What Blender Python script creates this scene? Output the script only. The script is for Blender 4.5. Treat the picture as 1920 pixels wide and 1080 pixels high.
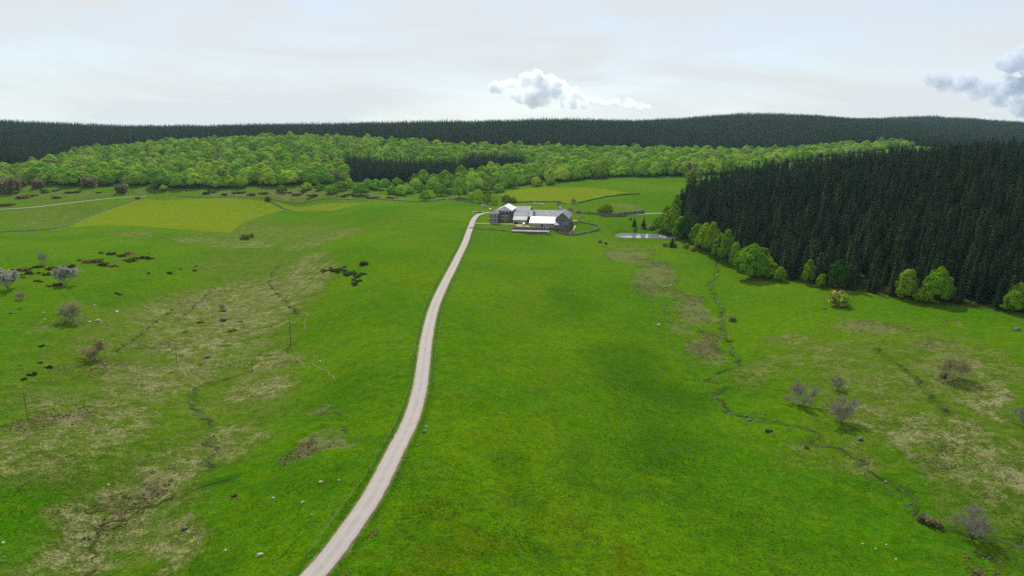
import bpy, bmesh, math, random
import numpy as np
from mathutils import Vector, Matrix
R = math.radians
sc = bpy.context.scene
for _o in list(bpy.data.objects):
    bpy.data.objects.remove(_o, do_unlink=True)

# ------------------------------------------------------------------ camera
cam_d = bpy.data.cameras.new('camera')
cam = bpy.data.objects.new('camera', cam_d)
sc.collection.objects.link(cam)
cam.location = (0.0, 0.0, 75.0)
cam.rotation_euler = (R(90.0 - 12.766), 0.0, 0.0)
cam_d.sensor_width = 36.0
cam_d.lens = 24.0
cam_d.clip_start = 1.0
cam_d.clip_end = 30000.0
sc.camera = cam

# ------------------------------------------------------------------ sky, sun, exposure
SUN_EL, SUN_AZ = R(46.0), R(-9.0)          # azimuth from +Y, clockwise positive
world = bpy.data.worlds.new('World'); sc.world = world; world.use_nodes = True
wt = world.node_tree; wt.nodes.clear()
w_out = wt.nodes.new('ShaderNodeOutputWorld')
w_bg = wt.nodes.new('ShaderNodeBackground'); w_bg.inputs['Strength'].default_value = 0.11
w_sky = wt.nodes.new('ShaderNodeTexSky'); w_sky.sky_type = 'NISHITA'; w_sky.sun_disc = False
w_sky.sun_elevation = SUN_EL; w_sky.sun_rotation = SUN_AZ
w_sky.altitude = 1200.0; w_sky.air_density = 1.0; w_sky.dust_density = 0.6; w_sky.ozone_density = 1.5
# thin high cirrus veil over the whole sky, streaked
w_tc = wt.nodes.new('ShaderNodeTexCoord')
w_map = wt.nodes.new('ShaderNodeMapping'); w_map.inputs['Scale'].default_value = (1.0, 1.0, 5.5)
w_map.inputs['Rotation'].default_value = (0.0, R(7.0), 0.0)
w_n1 = wt.nodes.new('ShaderNodeTexNoise'); w_n1.inputs['Scale'].default_value = 2.6
w_n1.inputs['Detail'].default_value = 6.0; w_n1.inputs['Roughness'].default_value = 0.55; w_n1.inputs['Distortion'].default_value = 0.5
w_rng = wt.nodes.new('ShaderNodeMapRange'); w_rng.inputs['From Min'].default_value = 0.33; w_rng.inputs['From Max'].default_value = 0.58
w_rng.inputs['To Min'].default_value = 0.62; w_rng.inputs['To Max'].default_value = 1.0
w_mix = wt.nodes.new('ShaderNodeMix'); w_mix.data_type = 'RGBA'
w_mix.inputs['B'].default_value = (5.45, 5.73, 5.90, 1.0)
L = wt.links
L.new(w_tc.outputs['Generated'], w_map.inputs['Vector']); L.new(w_map.outputs['Vector'], w_n1.inputs['Vector'])
L.new(w_n1.outputs['Fac'], w_rng.inputs['Value']); L.new(w_rng.outputs['Result'], w_mix.inputs['Factor'])
L.new(w_sky.outputs['Color'], w_mix.inputs['A']); L.new(w_mix.outputs['Result'], w_bg.inputs['Color'])
L.new(w_bg.outputs['Background'], w_out.inputs['Surface'])

sun_d = bpy.data.lights.new('sun', 'SUN'); sun_d.energy = 4.2; sun_d.angle = R(0.55); sun_d.color = (1.0, 0.955, 0.88)
sun = bpy.data.objects.new('sun', sun_d); sc.collection.objects.link(sun)
_sd = Vector((math.sin(SUN_AZ) * math.cos(SUN_EL), math.cos(SUN_AZ) * math.cos(SUN_EL), math.sin(SUN_EL)))
sun.rotation_euler = _sd.to_track_quat('Z', 'Y').to_euler(); sun.location = (0, 0, 400)

sc.view_settings.view_transform = 'Standard'; sc.view_settings.look = 'None'
sc.view_settings.exposure = 0.35; sc.view_settings.gamma = 1.0; sc.view_settings.use_curve_mapping = False
sc.render.engine = 'CYCLES'
cy = sc.cycles
cy.max_bounces = 8; cy.diffuse_bounces = 3; cy.glossy_bounces = 3; cy.transmission_bounces = 4; cy.transparent_max_bounces = 6
cy.volume_bounces = 8; cy.volume_step_rate = 0.25; cy.volume_max_steps = 256; cy.caustics_reflective = False; cy.caustics_refractive = False
cy.use_denoising = False; cy.use_adaptive_sampling = True; cy.adaptive_threshold = 0.008

# ------------------------------------------------------------------ survey of the place, in metres (x right, y ahead, z up)
SPOT_HEIGHTS = [(-34.28, 104.61, 0.0), (-31.74, 143.21, 0.0), (-29.71, 212.39, 0.0), (-32.8, 279.85, 0.0), (-32.53, 371.19, 0.0), (-33.7, 572.86, 0.5), (-27.82, 647.11, 1.0), (-133.29, 656.77, 4.0), (-86.92, 696.94, 4.0), (-55.09, 706.75, 3.0), (-110.36, 435.88, 1.0), (-63.64, 304.47, 1.0), (-51.32, 232.23, -1.0), (-45.08, 173.17, -3.0), (-44.48, 128.5, -2.0), (-87.29, 267.59, -8.0), (-154.94, 404.39, -10.0), (-172.26, 546.16, -9.0), (-171.14, 642.27, -6.0), (-87.69, 186.49, -9.0), (-122.02, 266.7, -10.0), (-174.31, 349.73, -10.0), (-87.23, 125.89, -9.0), (-65.51, 135.17, -6.0), (-86.41, 153.03, -8.0), (-112.16, 145.66, -4.0), (-94.88, 111.58, -5.0), (-174.15, 247.88, -4.0), (-287.54, 421.82, 0.0), (-356.61, 481.14, 1.0), (-280.28, 500.65, -2.0), (-241.32, 312.7, -1.0), (-150.54, 188.14, -3.0), (-213.01, 375.84, -4.0), (-237.44, 591.99, -9.0), (-373.74, 587.21, -6.0), (-361.8, 607.12, -3.0), (-283.51, 646.54, -4.0), (-389.79, 758.81, 3.0), (-236.97, 759.85, -3.0), (-543.61, 768.84, 8.0), (-513.26, 685.15, 2.0), (-403.43, 788.2, 13.0), (-218.26, 780.31, 7.0), (-537.9, 807.06, 14.0), (-120.33, 773.54, 4.0), (-35.8, 767.07, 4.0), (-282.99, 792.47, 9.0), (-18.86, 572.39, 0.2), (-11.23, 572.66, 0.3), (-2.24, 569.98, 0.2), (6.64, 563.97, 0.1), (17.65, 562.3, 0.1), (30.88, 562.05, 0.0), (0.0, 550.16, -3.5), (17.23, 547.12, -4.8), (34.54, 548.49, -5.0), (46.13, 564.13, -4.6), (52.71, 584.39, -1.0), (-12.34, 522.43, -1.2), (0.0, 485.25, -3.5), (14.91, 471.22, -5.0), (43.24, 497.61, -5.5), (21.09, 675.76, 3.0), (51.62, 660.95, 2.0), (102.19, 552.34, -6.0), (122.39, 555.34, -6.0), (82.62, 552.34, -6.0), (100.5, 530.92, -7.5), (63.16, 574.66, -2.0), (83.67, 629.62, 3.0), (128.03, 629.75, 2.0), (127.54, 415.73, -9.0), (99.52, 311.17, -11.0), (71.75, 234.8, -12.0), (72.69, 197.1, -12.0), (93.45, 166.12, -12.0), (99.52, 139.58, -12.0), (106.94, 126.26, -13.0), (9.14, 282.23, -3.0), (25.2, 218.35, -4.0), (34.04, 167.35, -8.0), (-7.29, 141.97, -2.0), (14.0, 113.35, -4.0), (58.14, 122.27, -9.0), (98.13, 425.39, -7.5), (57.0, 375.84, -4.0), (12.46, 390.99, -4.0), (-8.68, 362.52, -1.2), (92.28, 205.03, -10.0), (138.26, 226.64, -7.0), (155.33, 210.93, -5.0), (133.33, 167.35, -8.0), (151.87, 293.08, -6.0), (191.94, 282.23, -3.0), (209.29, 274.99, -1.0), (147.14, 375.52, -7.0), (190.91, 320.92, -3.0), (147.14, 441.2, -7.0), (131.34, 488.63, -6.0), (11.79, 758.15, 6.0), (86.13, 793.15, 12.0), (134.9, 790.96, 14.0), (184.67, 822.39, 16.0), (222.95, 848.16, 20.0), (130.61, 698.63, 6.0), (79.24, 727.2, 6.0), (155.89, 620.0, 8.0), (214.56, 640.0, 15.0), (341.35, 700.0, 31.0), (403.29, 670.0, 38.0), (465.54, 650.0, 44.0), (555.91, 640.0, 46.0), (213.95, 520.0, 10.0), (253.73, 450.0, 14.0), (315.14, 440.0, 22.0), (382.19, 440.0, 24.0), (207.25, 800.0, 14.0), (317.35, 850.0, 20.0), (463.26, 950.0, 27.0), (680.41, 950.0, 36.0), (897.56, 950.0, 40.0), (-771.46, 1250.0, 34.0), (-804.61, 1100.0, 28.0), (-972.23, 1100.0, 40.0), (-448.02, 1400.0, 58.0), (-627.46, 1350.0, 50.0), (-273.38, 1380.0, 52.0), (-115.66, 1380.0, 44.0), (41.14, 1350.0, 36.0), (304.93, 1380.0, 36.0), (576.03, 1400.0, 36.0), (795.46, 1450.0, 46.0), (1188.63, 1500.0, 45.0), (-502.88, 1000.0, 26.0), (-274.3, 1000.0, 24.0), (-368.02, 1150.0, 40.0), (-45.72, 1000.0, 20.0), (201.15, 1100.0, 27.0), (-129.53, 850.0, 9.0), (-140.2, 1150.0, 30.0), (-1824.08, 1900.0, 95.0), (-1389.78, 1900.0, 86.0), (-1216.06, 1900.0, 78.0), (-1081.95, 2000.0, 73.0), (-777.18, 2000.0, 76.0), (-548.6, 2000.0, 79.0), (-171.82, 2050.0, 87.0), (144.01, 2100.0, 95.0), (486.12, 2200.0, 90.0), (871.66, 2600.0, 124.0), (1168.81, 2600.0, 113.0), (1419.49, 2700.0, 100.0), (1901.8, 3200.0, 127.0), (2340.68, 3200.0, 90.0), (3023.38, 3200.0, 60.0), (-1133.77, 1550.0, 62.0), (-829.75, 1650.0, 58.0), (-452.59, 1650.0, 66.0), (51.81, 1700.0, 62.0), (603.46, 1800.0, 66.0), (1071.29, 1900.0, 66.0), (1584.83, 2000.0, 62.0), (-3072.14, 3200.0, 70.0), (-2340.68, 3200.0, 60.0), (-1121.57, 3200.0, 55.0), (100.58, 3300.0, 60.0), (1206.91, 3600.0, 80.0), (2674.41, 4500.0, 70.0), (-2663.74, 4600.0, 50.0), (140.2, 4600.0, 50.0), (4346.1, 4600.0, 40.0), (-150.0, 90.0, -6.0), (-60.0, 70.0, -4.0), (0.0, 60.0, -2.0), (60.0, 70.0, -5.0), (150.0, 90.0, -9.0), (-400.0, 250.0, 2.0), (-700.0, 500.0, 8.0), (400.0, 250.0, 8.0), (600.0, 400.0, 25.0)]
ROAD = [(-38.54, 97.73, -1.02),(-34.78, 104.72, -0.08),(-32.2, 115.12, 0.22),(-29.5, 131.98, 0.31),(-28.17, 154.88, -0.39),(-27.31, 171.5, -0.7),(-27.86, 194.27, -0.39),(-29.66, 217.51, 0.07),(-32.12, 248.14, 0.14),(-34.16, 288.08, 0.2),(-34.31, 334.91, 0.5),(-33.52, 402.08, 0.27),(-32.71, 470.96, 0.69),(-33.47, 539.25, 0.62),(-33.79, 599.1, 0.86),(-31.24, 633.95, 1.02),(-24.38, 649.91, 1.19),(-16.39, 655.55, 1.57)]
LANE = [(-518.01, 663.14, 1.24),(-506.77, 676.14, 1.38),(-481.0, 690.26, 1.46),(-464.23, 720.61, 3.83),(-434.86, 752.61, 6.5),(-407.49, 765.3, 6.83)]
TRACK = [(35.17, 642.9, 2.49),(64.9, 638.73, 2.46),(97.7, 624.5, 1.63),(130.5, 629.86, 2.48),(145.91, 618.3, 5.26)]
STREAM = [(142.74, 488.25, -4.77),(135.02, 445.14, -7.73),(123.35, 403.63, -9.18),(114.91, 387.42, -9.28),(110.16, 366.4, -9.52),(106.19, 340.86, -10.1),(103.76, 325.38, -10.57),(97.17, 305.01, -11.09),(92.26, 286.22, -11.35),(90.91, 268.6, -11.52),(88.21, 256.01, -11.64),(87.23, 247.85, -11.67),(76.15, 239.88, -12.0),(69.82, 231.34, -11.93),(75.22, 225.86, -12.05),(68.0, 217.64, -11.95),(70.36, 214.06, -12.03),(70.1, 204.67, -12.04),(73.82, 201.5, -11.95),(80.19, 195.23, -11.35),(86.75, 190.23, -10.85),(89.87, 184.59, -10.98),(85.49, 180.08, -11.34),(90.17, 176.01, -11.49),(94.59, 170.18, -11.76),(93.03, 163.32, -12.05),(95.81, 159.18, -11.93),(97.09, 156.08, -11.85),(98.34, 153.35, -11.78),(97.7, 149.94, -11.84),(95.1, 145.84, -11.97),(95.59, 141.12, -12.01),(98.07, 138.59, -12.06),(101.81, 136.52, -12.21),(106.24, 135.65, -12.32),(111.55, 131.89, -12.48),(115.25, 127.07, -12.3)]
DITCHES = [[(-89.03, 264.01, -8.47),(-91.91, 255.09, -9.14),(-97.63, 247.75, -9.7),(-95.65, 235.47, -9.58),(-101.49, 227.48, -9.68),(-107.52, 218.85, -9.35),(-104.33, 209.9, -9.23),(-100.71, 203.06, -9.19),(-92.68, 191.75, -9.12),(-85.47, 182.41, -8.81),(-83.21, 173.71, -8.45),(-78.42, 166.32, -7.95),(-79.65, 161.76, -7.91),(-75.6, 157.55, -7.51)], [(-67.27, 151.35, -6.38),(-71.87, 149.87, -6.99),(-77.11, 147.19, -7.6),(-81.5, 143.24, -8.1),(-83.56, 141.7, -8.28),(-86.51, 137.68, -8.56),(-88.57, 134.61, -8.64),(-88.24, 130.44, -8.84),(-87.78, 126.27, -8.88),(-84.54, 122.15, -8.92),(-79.57, 114.65, -8.36)], [(114.74, 136.34, -11.97),(107.15, 130.53, -12.74),(104.8, 128.8, -12.85),(104.94, 126.58, -12.97),(107.35, 125.32, -12.97)], [(-166.23, 327.06, -9.92),(-162.07, 298.5, -8.75),(-155.33, 270.43, -7.73),(-152.22, 249.65, -6.7)], [(-169.36, 377.55, -10.54),(-162.21, 341.39, -10.8),(-155.52, 307.33, -9.94)], [(140.97, 253.53, -6.89),(139.38, 232.02, -6.93),(134.17, 207.13, -7.2),(131.38, 192.86, -7.54)], [(-98.56, 304.89, -6.71),(-117.46, 339.8, -7.59),(-139.75, 384.1, -8.87),(-149.45, 427.03, -7.82)]]
FOOTPATHS = [[(-74.25, 245.01, -6.02),(-73.01, 239.25, -5.97),(-69.11, 230.99, -5.37),(-64.82, 222.96, -4.7),(-59.16, 212.53, -3.93)], [(-96.09, 308.39, -5.85),(-92.66, 300.03, -5.91),(-92.01, 291.13, -6.68),(-87.5, 280.53, -6.78)], [(-80.66, 243.97, -7.57),(-76.62, 236.67, -6.93),(-71.11, 227.23, -6.03)]]
PATCHES = [(0, 0.9, -129.44, 327.42, 0.02089, 0.00971, 0.01721, -0.00547),(0, 0.9, -122.09, 382.37, 0.04049, 0.01715, 0.03636, -0.00187),(0, 0.8, -159.19, 317.7, 0.03324, 0.01884, 0.02216, -0.0053),(0, 0.8, -125.55, 230.74, 0.03384, 0.02012, 0.034, -0.02641),(0, 0.95, -86.05, 211.47, 0.0623, 0.02736, 0.03295, -0.05747),(0, 0.7, -125.99, 181.11, 0.03436, 0.02688, 0.025, -0.01245),(0, 0.6, -119.11, 155.85, 0.05916, 0.05057, 0.0646, -0.03819),(0, 0.7, -77.86, 173.98, 0.07564, 0.03054, 0.0, -0.06014),(0, 0.7, -86.42, 153.04, 0.03887, 0.03066, 0.05452, -0.01935),(0, 0.75, -92.1, 130.38, 0.05075, 0.04806, 0.07327, -0.0273),(0, 0.7, -70.96, 129.16, 0.08499, 0.08155, 0.0815, -0.01638),(0, 0.6, -148.8, 524.21, 0.02191, 0.0063, 0.01054, -0.01546),(0, 0.7, -225.13, 528.29, 0.02181, 0.00897, 0.0, -0.02675),(0, 0.5, -100.8, 240.18, 0.03162, 0.01229, 0.0, -0.0339),(0, 0.6, -305.07, 530.94, 0.02659, 0.01479, 0.0, -0.05773),(0, 0.5, -428.43, 606.88, 0.03488, 0.02352, -0.02288, -0.04957),(0, 0.6, 155.36, 227.47, 0.04782, -0.03307, -0.01544, -0.0196),(0, 0.8, 146.02, 199.44, 0.08089, -0.06546, -0.05888, -0.02215),(0, 0.7, 121.29, 182.5, 0.04706, -0.03564, -0.04453, -0.0254),(0, 0.5, 129.97, 228.48, 0.04356, -0.02554, -0.01842, -0.02614),(0, 0.5, 119.57, 242.62, 0.05018, -0.02294, 0.0, -0.04108),(0, 0.6, 126.7, 165.79, 0.08343, -0.07132, -0.04047, -0.02393),(0, 0.5, 114.7, 144.06, 0.13369, -0.09371, 0.0, -0.07229),(0, 0.4, 157.03, 260.21, 0.03625, -0.02044, 0.0, -0.03499),(0, 0.5, 95.71, 236.93, 0.08533, -0.03186, 0.0, -0.0585),(0, 0.5, 98.84, 171.17, 0.11467, -0.05941, 0.0, -0.10658),(0, 0.6, 119.54, 271.46, 0.07529, -0.03098, 0.0, -0.06711),(0, 0.55, -294.5, 741.42, 0.04329, 0.01682, 0.0, -0.04255),(0, 0.4, -114.03, 398.22, 0.04942, 0.01698, 0.05397, -0.01344),(0, 0.5, -245.62, 789.9, 0.01357, 0.00414, 0.0, -0.02928),(0, 0.4, -484.53, 741.5, 0.01445, 0.00925, 0.0, -0.02014),(0, 0.45, -145.36, 270.07, 0.01862, 0.01034, 0.00713, -0.00843),(0, 0.35, -146.14, 210.27, 0.02829, 0.01989, 0.01245, -0.01732),(0, 0.4, -91.49, 203.28, 0.03472, 0.01428, 0.0, -0.02862),(0, 0.38, -104.28, 161.59, 0.03198, 0.0225, 0.02355, -0.02722),(0, 0.42, -165.95, 434.66, 0.01928, 0.00705, 0.0, -0.00915),(0, 0.4, -83.74, 131.54, 0.03721, 0.02844, 0.04257, -0.04316),(0, 1.0, -131.36, 318.7, 0.04166, 0.01908, 0.03863, -0.02234),(0, 0.95, -164.65, 353.12, 0.05516, 0.02912, 0.07529, -0.01559),(0, 1.0, -125.8, 374.57, 0.0605, 0.02538, 0.07053, -0.0097),(0, 0.95, -130.09, 235.95, 0.06297, 0.03663, 0.07648, -0.08158),(0, 0.9, -128.46, 175.84, 0.09345, 0.07244, 0.10955, -0.09871),(0, 0.5, -203.4, 587.3, 0.01272, 0.00427, 0.0, -0.01042),(0, 0.45, -447.44, 665.59, 0.01479, 0.00969, 0.0, -0.01097),(0, 0.9, -147.63, 353.16, 0.03006, 0.0145, 0.03009, -0.00761),(0, 0.9, -90.2, 238.28, 0.07286, 0.02554, 0.0, -0.06838),(0, 0.9, -85.11, 208.97, 0.09595, 0.03582, 0.0, -0.10856),(0, 0.38, 128.22, 208.64, 0.02583, -0.01626, -0.00908, -0.01411),(0, 0.35, 119.35, 156.74, 0.06214, -0.04214, 0.0, -0.03351),(0, 0.32, 88.78, 174.58, 0.06144, -0.02809, 0.0, -0.05146),(0, 0.95, 148.68, 200.98, 0.11249, -0.09173, -0.11373, -0.04073),(0, 0.9, 120.85, 184.34, 0.1039, -0.07352, -0.1044, -0.10272),(0, 0.9, 127.54, 162.95, 0.14207, -0.11143, -0.06263, -0.12388),(1, 0.9, -51.2, 163.72, 0.09571, 0.04422, 0.16919, -0.13896),(1, 0.7, -53.68, 183.34, 0.21732, 0.05796, 0.0, -0.26328),(1, 0.6, -89.02, 143.41, 0.06233, 0.05467, 0.15307, -0.04481),(1, 0.7, -132.09, 174.78, 0.07312, 0.05835, 0.09797, -0.08604),(1, 0.7, -147.09, 229.17, 0.07409, 0.04931, 0.07875, -0.0774),(1, 0.6, -197.99, 274.28, 0.08853, 0.06432, 0.07805, -0.06849),(1, 0.6, -141.6, 262.61, 0.0765, 0.04258, 0.05781, -0.07085),(1, 0.7, -173.81, 342.89, 0.08514, 0.04831, 0.1033, -0.01853),(1, 0.6, -130.86, 188.81, 0.08923, 0.06266, 0.07867, -0.12702),(1, 1.0, 86.17, 325.65, 0.08275, -0.02068, 0.0, -0.02657),(1, 0.9, 83.65, 395.79, 0.07799, -0.01297, 0.01373, -0.0185),(1, 0.9, 81.38, 466.87, 0.05406, -0.00906, 0.0, -0.02608),(1, 0.8, 79.65, 270.84, 0.11299, -0.03099, 0.0, -0.0459),(1, 0.8, 83.96, 278.27, 0.11017, -0.03106, 0.0, -0.06546),(1, 0.7, 87.25, 390.36, 0.10535, -0.01865, 0.01391, -0.0192),(1, 0.6, 88.27, 464.01, 0.06797, -0.01243, 0.0, -0.02977),(1, 0.7, 78.65, 251.97, 0.12079, -0.03497, 0.0, -0.13191),(1, 0.9, 155.51, 279.64, 0.06197, -0.03538, -0.06953, -0.07338),(1, 0.7, 164.25, 254.72, 0.07742, -0.05285, -0.12448, -0.06489),(1, 0.7, 83.78, 184.07, 0.2019, -0.11499, -0.22046, -0.17235),(1, 0.6, 188.29, 283.61, 0.21775, -0.13605, 0.0, -0.19356),(1, 0.8, 98.31, 125.91, 0.21148, -0.19011, -0.12828, -0.13102),(1, 0.6, 114.33, 168.3, 0.17494, -0.10663, 0.0, -0.16261),(1, 0.5, -357.51, 540.71, 0.02136, 0.01367, 0.0, -0.06803),(1, 0.5, -406.0, 567.61, 0.03736, 0.0259, 0.0, -0.06216),(1, 0.6, 92.82, 488.79, 0.06464, -0.01182, 0.0, -0.04334),(1, 0.8, 115.66, 673.97, 0.04755, -0.00797, 0.0, -0.05),(1, 0.5, -562.17, 778.39, 0.02757, 0.01954, 0.0, -0.02352),(1, 0.6, -27.12, 114.97, 0.2461, 0.22046, 0.76258, -0.21366),(1, 0.6, -28.94, 107.64, 0.26057, 0.25103, 0.80743, -0.22792),(1, 0.5, -24.45, 151.83, 0.24974, 0.17222, 1.19057, -0.28435),(1, 0.5, 78.27, 522.01, 0.06069, -0.00879, 0.0, -0.03791),(1, 0.8, -248.03, 798.19, 0.01792, 0.00546, 0.0, -0.02801),(1, 0.8, -154.92, 766.37, 0.01865, 0.00369, 0.0, -0.03043),(1, 0.7, -320.27, 777.99, 0.02364, 0.00955, 0.0, -0.03562),(1, 0.7, -73.38, 786.64, 0.03271, 0.00299, 0.0, -0.03675),(1, 0.6, -427.58, 775.61, 0.02372, 0.01283, 0.0, -0.03511),(1, 0.6, -498.31, 763.63, 0.02107, 0.01349, 0.0, -0.02928),(2, 0.9, 42.2, 233.11, 0.03355, -0.00864, -0.01925, -0.02085),(2, 0.7, 44.09, 180.4, 0.0414, -0.02174, -0.03424, -0.01367),(2, 0.6, 48.29, 143.36, 0.03881, -0.02349, -0.05044, -0.03161),(2, 0.5, 24.38, 149.96, 0.0866, -0.01254, 0.0, -0.04284),(2, 0.6, 26.03, 323.85, 0.05487, -0.00418, 0.0, -0.01509),(2, 0.5, -39.74, 145.7, 0.05136, 0.03321, 0.08624, -0.02831),(2, 0.5, -56.26, 199.25, 0.06715, 0.0174, 0.0, -0.0451),(2, 0.6, -103.15, 139.13, 0.05035, 0.04534, 0.08808, -0.04159),(2, 0.5, 62.88, 133.52, 0.04862, -0.03296, -0.07257, -0.05908),(2, 0.5, -106.3, 433.38, 0.0486, 0.01148, 0.0, -0.04888),(2, 0.5, -195.06, 332.39, 0.04015, 0.02487, 0.03227, -0.0105),(2, 0.7, -1.06, 121.24, 0.05564, 0.00042, 0.0, -0.09005),(2, 0.5, -16.19, 134.66, 0.09608, 0.01025, 0.0, -0.06302),(2, 0.6, -106.52, 148.22, 0.04357, 0.03574, 0.06741, -0.04858),(2, 0.6, -52.84, 118.13, 0.08043, 0.03125, 0.0, -0.11469),(2, 0.5, -55.02, 146.16, 0.08349, 0.04304, 0.05468, -0.05608),(2, 0.5, 5.1, 149.59, 0.09804, -0.00299, 0.0, -0.07527),(2, 0.5, -96.99, 174.04, 0.07992, 0.05304, 0.07757, -0.05517),(3, 0.7, -6.11, 116.36, 0.05764, 0.01494, 0.03728, -0.05839),(3, 0.6, -12.61, 133.26, 0.10788, 0.04131, 0.07265, -0.05911),(3, 0.7, 21.08, 120.19, 0.1054, -0.01606, 0.0, -0.09393),(3, 0.5, 10.27, 131.83, 0.07305, -0.00501, 0.0, -0.079),(3, 0.45, -55.71, 348.98, 0.03745, 0.00851, 0.02041, -0.00842),(3, 0.6, 137.02, 281.04, 0.04866, -0.02224, 0.0, -0.04747),(3, 0.5, 135.17, 343.15, 0.06042, -0.02256, 0.0, -0.0428),(3, 0.5, -92.13, 588.29, 0.01809, 0.00276, 0.0, -0.01322),(3, 0.6, 198.81, 317.06, 0.04316, -0.02709, -0.02729, -0.02965),(3, 0.5, 5.12, 318.36, 0.06512, -0.00099, 0.0, -0.01535),(3, 0.5, 7.02, 212.77, 0.06334, -0.00193, 0.0, -0.03254),(3, 0.4, -220.41, 318.81, 0.03251, 0.02131, 0.0, -0.0307),(3, 0.5, 183.41, 252.71, 0.06932, -0.04701, 0.0, -0.04805),(3, 0.5, 0.0, 162.18, 0.08113, 0.0, 0.0, -0.05375)]  # ground cover; nearest lush and olive patches also hold a painted foreground dimming
FIELDS = [[(-393.63, 600.47),(-408.21, 656.32),(-415.05, 740.39),(-405.03, 754.44),(-270.12, 753.94),(-245.2, 733.79),(-254.5, 677.35),(-251.61, 635.2),(-242.08, 580.59),(-280.98, 576.76)], [(-265.83, 762.11),(-151.53, 720.43),(-182.83, 698.81),(-241.23, 735.66)], [(-18.72, 803.71),(25.88, 834.83),(87.38, 805.11),(129.89, 760.42),(97.95, 741.03),(55.36, 710.53),(5.64, 723.91)]]
BEECH = [(-398.22, 785.94, 11.36, 9.76, 'small round tree standing alone on the pasture below the left wood, left of two'),(-268.38, 800.13, 7.74, 11.18, 'small round light green tree standing alone above the upper hay meadow'),(-205.67, 783.42, 7.94, 15.21, 'light green tree on the heath below the left end of the dark spruce stand'),(-170.19, 771.0, 6.62, 19.18, 'low wide bright green tree in front of the tree line, below the dark spruce stand'),(-161.79, 821.05, 9.15, 20.38, 'tall round tree just behind the low wide tree, below the dark spruce stand'),(-138.11, 797.24, 6.14, 14.86, 'leftmost crown of the tree clump below the dark spruce stand'),(-128.16, 792.88, 5.29, 16.02, 'middle crown of the tree clump below the dark spruce stand'),(-120.51, 808.08, 5.83, 13.81, 'rightmost crown of the tree clump below the dark spruce stand'),(-93.3, 739.71, 3.67, 13.25, 'light green roadside tree where the lane meets the hill brow'),(-108.56, 822.57, 6.49, 14.05, 'round tree left of the bright round tree behind the hill brow'),(-81.84, 791.65, 4.79, 17.23, 'bright round tree standing behind the brow of the hill'),(-58.51, 767.52, 3.96, 17.91, 'loose pale olive tree between the hill brow and the orchard row'),(-44.31, 738.91, 3.17, 9.78, 'first tree from the hill of the row by the lane wall'),(-34.66, 729.42, 2.96, 10.23, 'second tree from the hill of the row by the lane wall'),(-25.08, 715.08, 2.71, 10.59, 'third tree from the hill of the row by the lane wall'),(-18.81, 709.73, 2.7, 8.3, 'dark green tree at the farm end of the row by the lane wall'),(-5.54, 710.57, 3.16, 12.18, 'rounded yellow green tree right behind the big pale roof'),(1.12, 721.1, 3.78, 8.99, 'dark small tree behind the big pale roof, beside the yellow green one'),(-31.52, 811.85, 6.76, 16.39, 'round tree at the left end of the upper meadow behind the farm'),(-15.74, 811.09, 7.45, 15.11, 'round tree at the meadow edge right of its twin, behind the farm'),(-72.41, 856.87, 8.92, 9.3, 'slim pale tree standing before the dark spruce stand'),(30.19, 847.18, 12.27, 14.44, 'round light green tree at the top edge of the meadow behind the farm'),(47.38, 849.77, 13.38, 15.79, 'round tree beside the light green one at the top edge of the meadow'),(85.6, 625.57, 2.48, 15.65, 'golden green dome shaped tree standing alone beside the stone wall'),(220.4, 838.03, 18.73, 22.04, 'wide round tree standing in front of the far wood on the right meadow'),(345.77, 953.5, 21.91, 19.13, 'pale round tree at the wood corner above the spruce plantation')]
BELT = [(-119.37, 855.4, 9.03, 17.24),(-98.4, 857.63, 8.86, 17.29),(-81.91, 866.28, 9.52, 14.77),(-64.25, 882.63, 11.0, 17.77),(-51.95, 837.12, 7.86, 15.59),(-45.88, 884.41, 11.55, 17.81),(0.0, 840.22, 10.2, 15.63),(13.44, 868.15, 12.72, 14.79),(-144.35, 866.65, 10.83, 14.77),(-157.11, 851.78, 10.62, 17.16),(-174.42, 833.27, 10.74, 14.21),(-194.92, 824.36, 11.42, 12.78),(-199.31, 802.72, 10.0, 14.95),(-225.36, 806.77, 9.67, 12.52),(-23.24, 856.75, 10.24, 15.94),(-9.76, 839.24, 9.63, 14.32),(-56.47, 807.85, 5.85, 12.55),(-71.89, 804.69, 5.5, 10.0),(-243.72, 816.01, 9.56, 13.93),(-96.37, 888.97, 11.22, 15.14),(-39.63, 852.01, 9.29, 13.21)]
EDGE = [(142.01, 392.66, -7.85, 21.94, 'large bright green beech bulging out of the spruce plantation edge'),(139.83, 437.76, -7.77, 11.83, 'tall bright green beech second along the plantation edge from the pond'),(137.64, 463.22, -6.62, 11.75, 'tall bright green beech nearest the stream head at the plantation edge'),(134.83, 514.88, -5.01, 17.87, 'dark leafy broad tree behind the pond dam'),(129.58, 552.64, -4.73, 16.52, 'vivid yellow green tree at the pond end of the plantation'),(131.12, 575.92, -2.17, 11.76, 'yellow green tree above the pond at the plantation corner'),(143.89, 596.82, 3.01, 10.28, 'tall yellow green tree climbing the plantation corner'),(161.54, 363.15, -5.19, 7.55, 'pale slender tree at the spruce plantation edge left of the dark leafy tree'),(170.39, 347.43, -4.29, 14.48, 'dark leafy spreading tree at the spruce plantation edge behind the willow bush'),(190.85, 320.83, -2.98, 12.9, 'bright green tree at the plantation edge, left one of two side by side'),(198.23, 309.35, -2.24, 12.45, 'bright green tree at the plantation edge, right one of two side by side'),(217.69, 284.38, -0.03, 11.02, 'bright green tree at the right end of the plantation edge, cut by the frame')]
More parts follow.
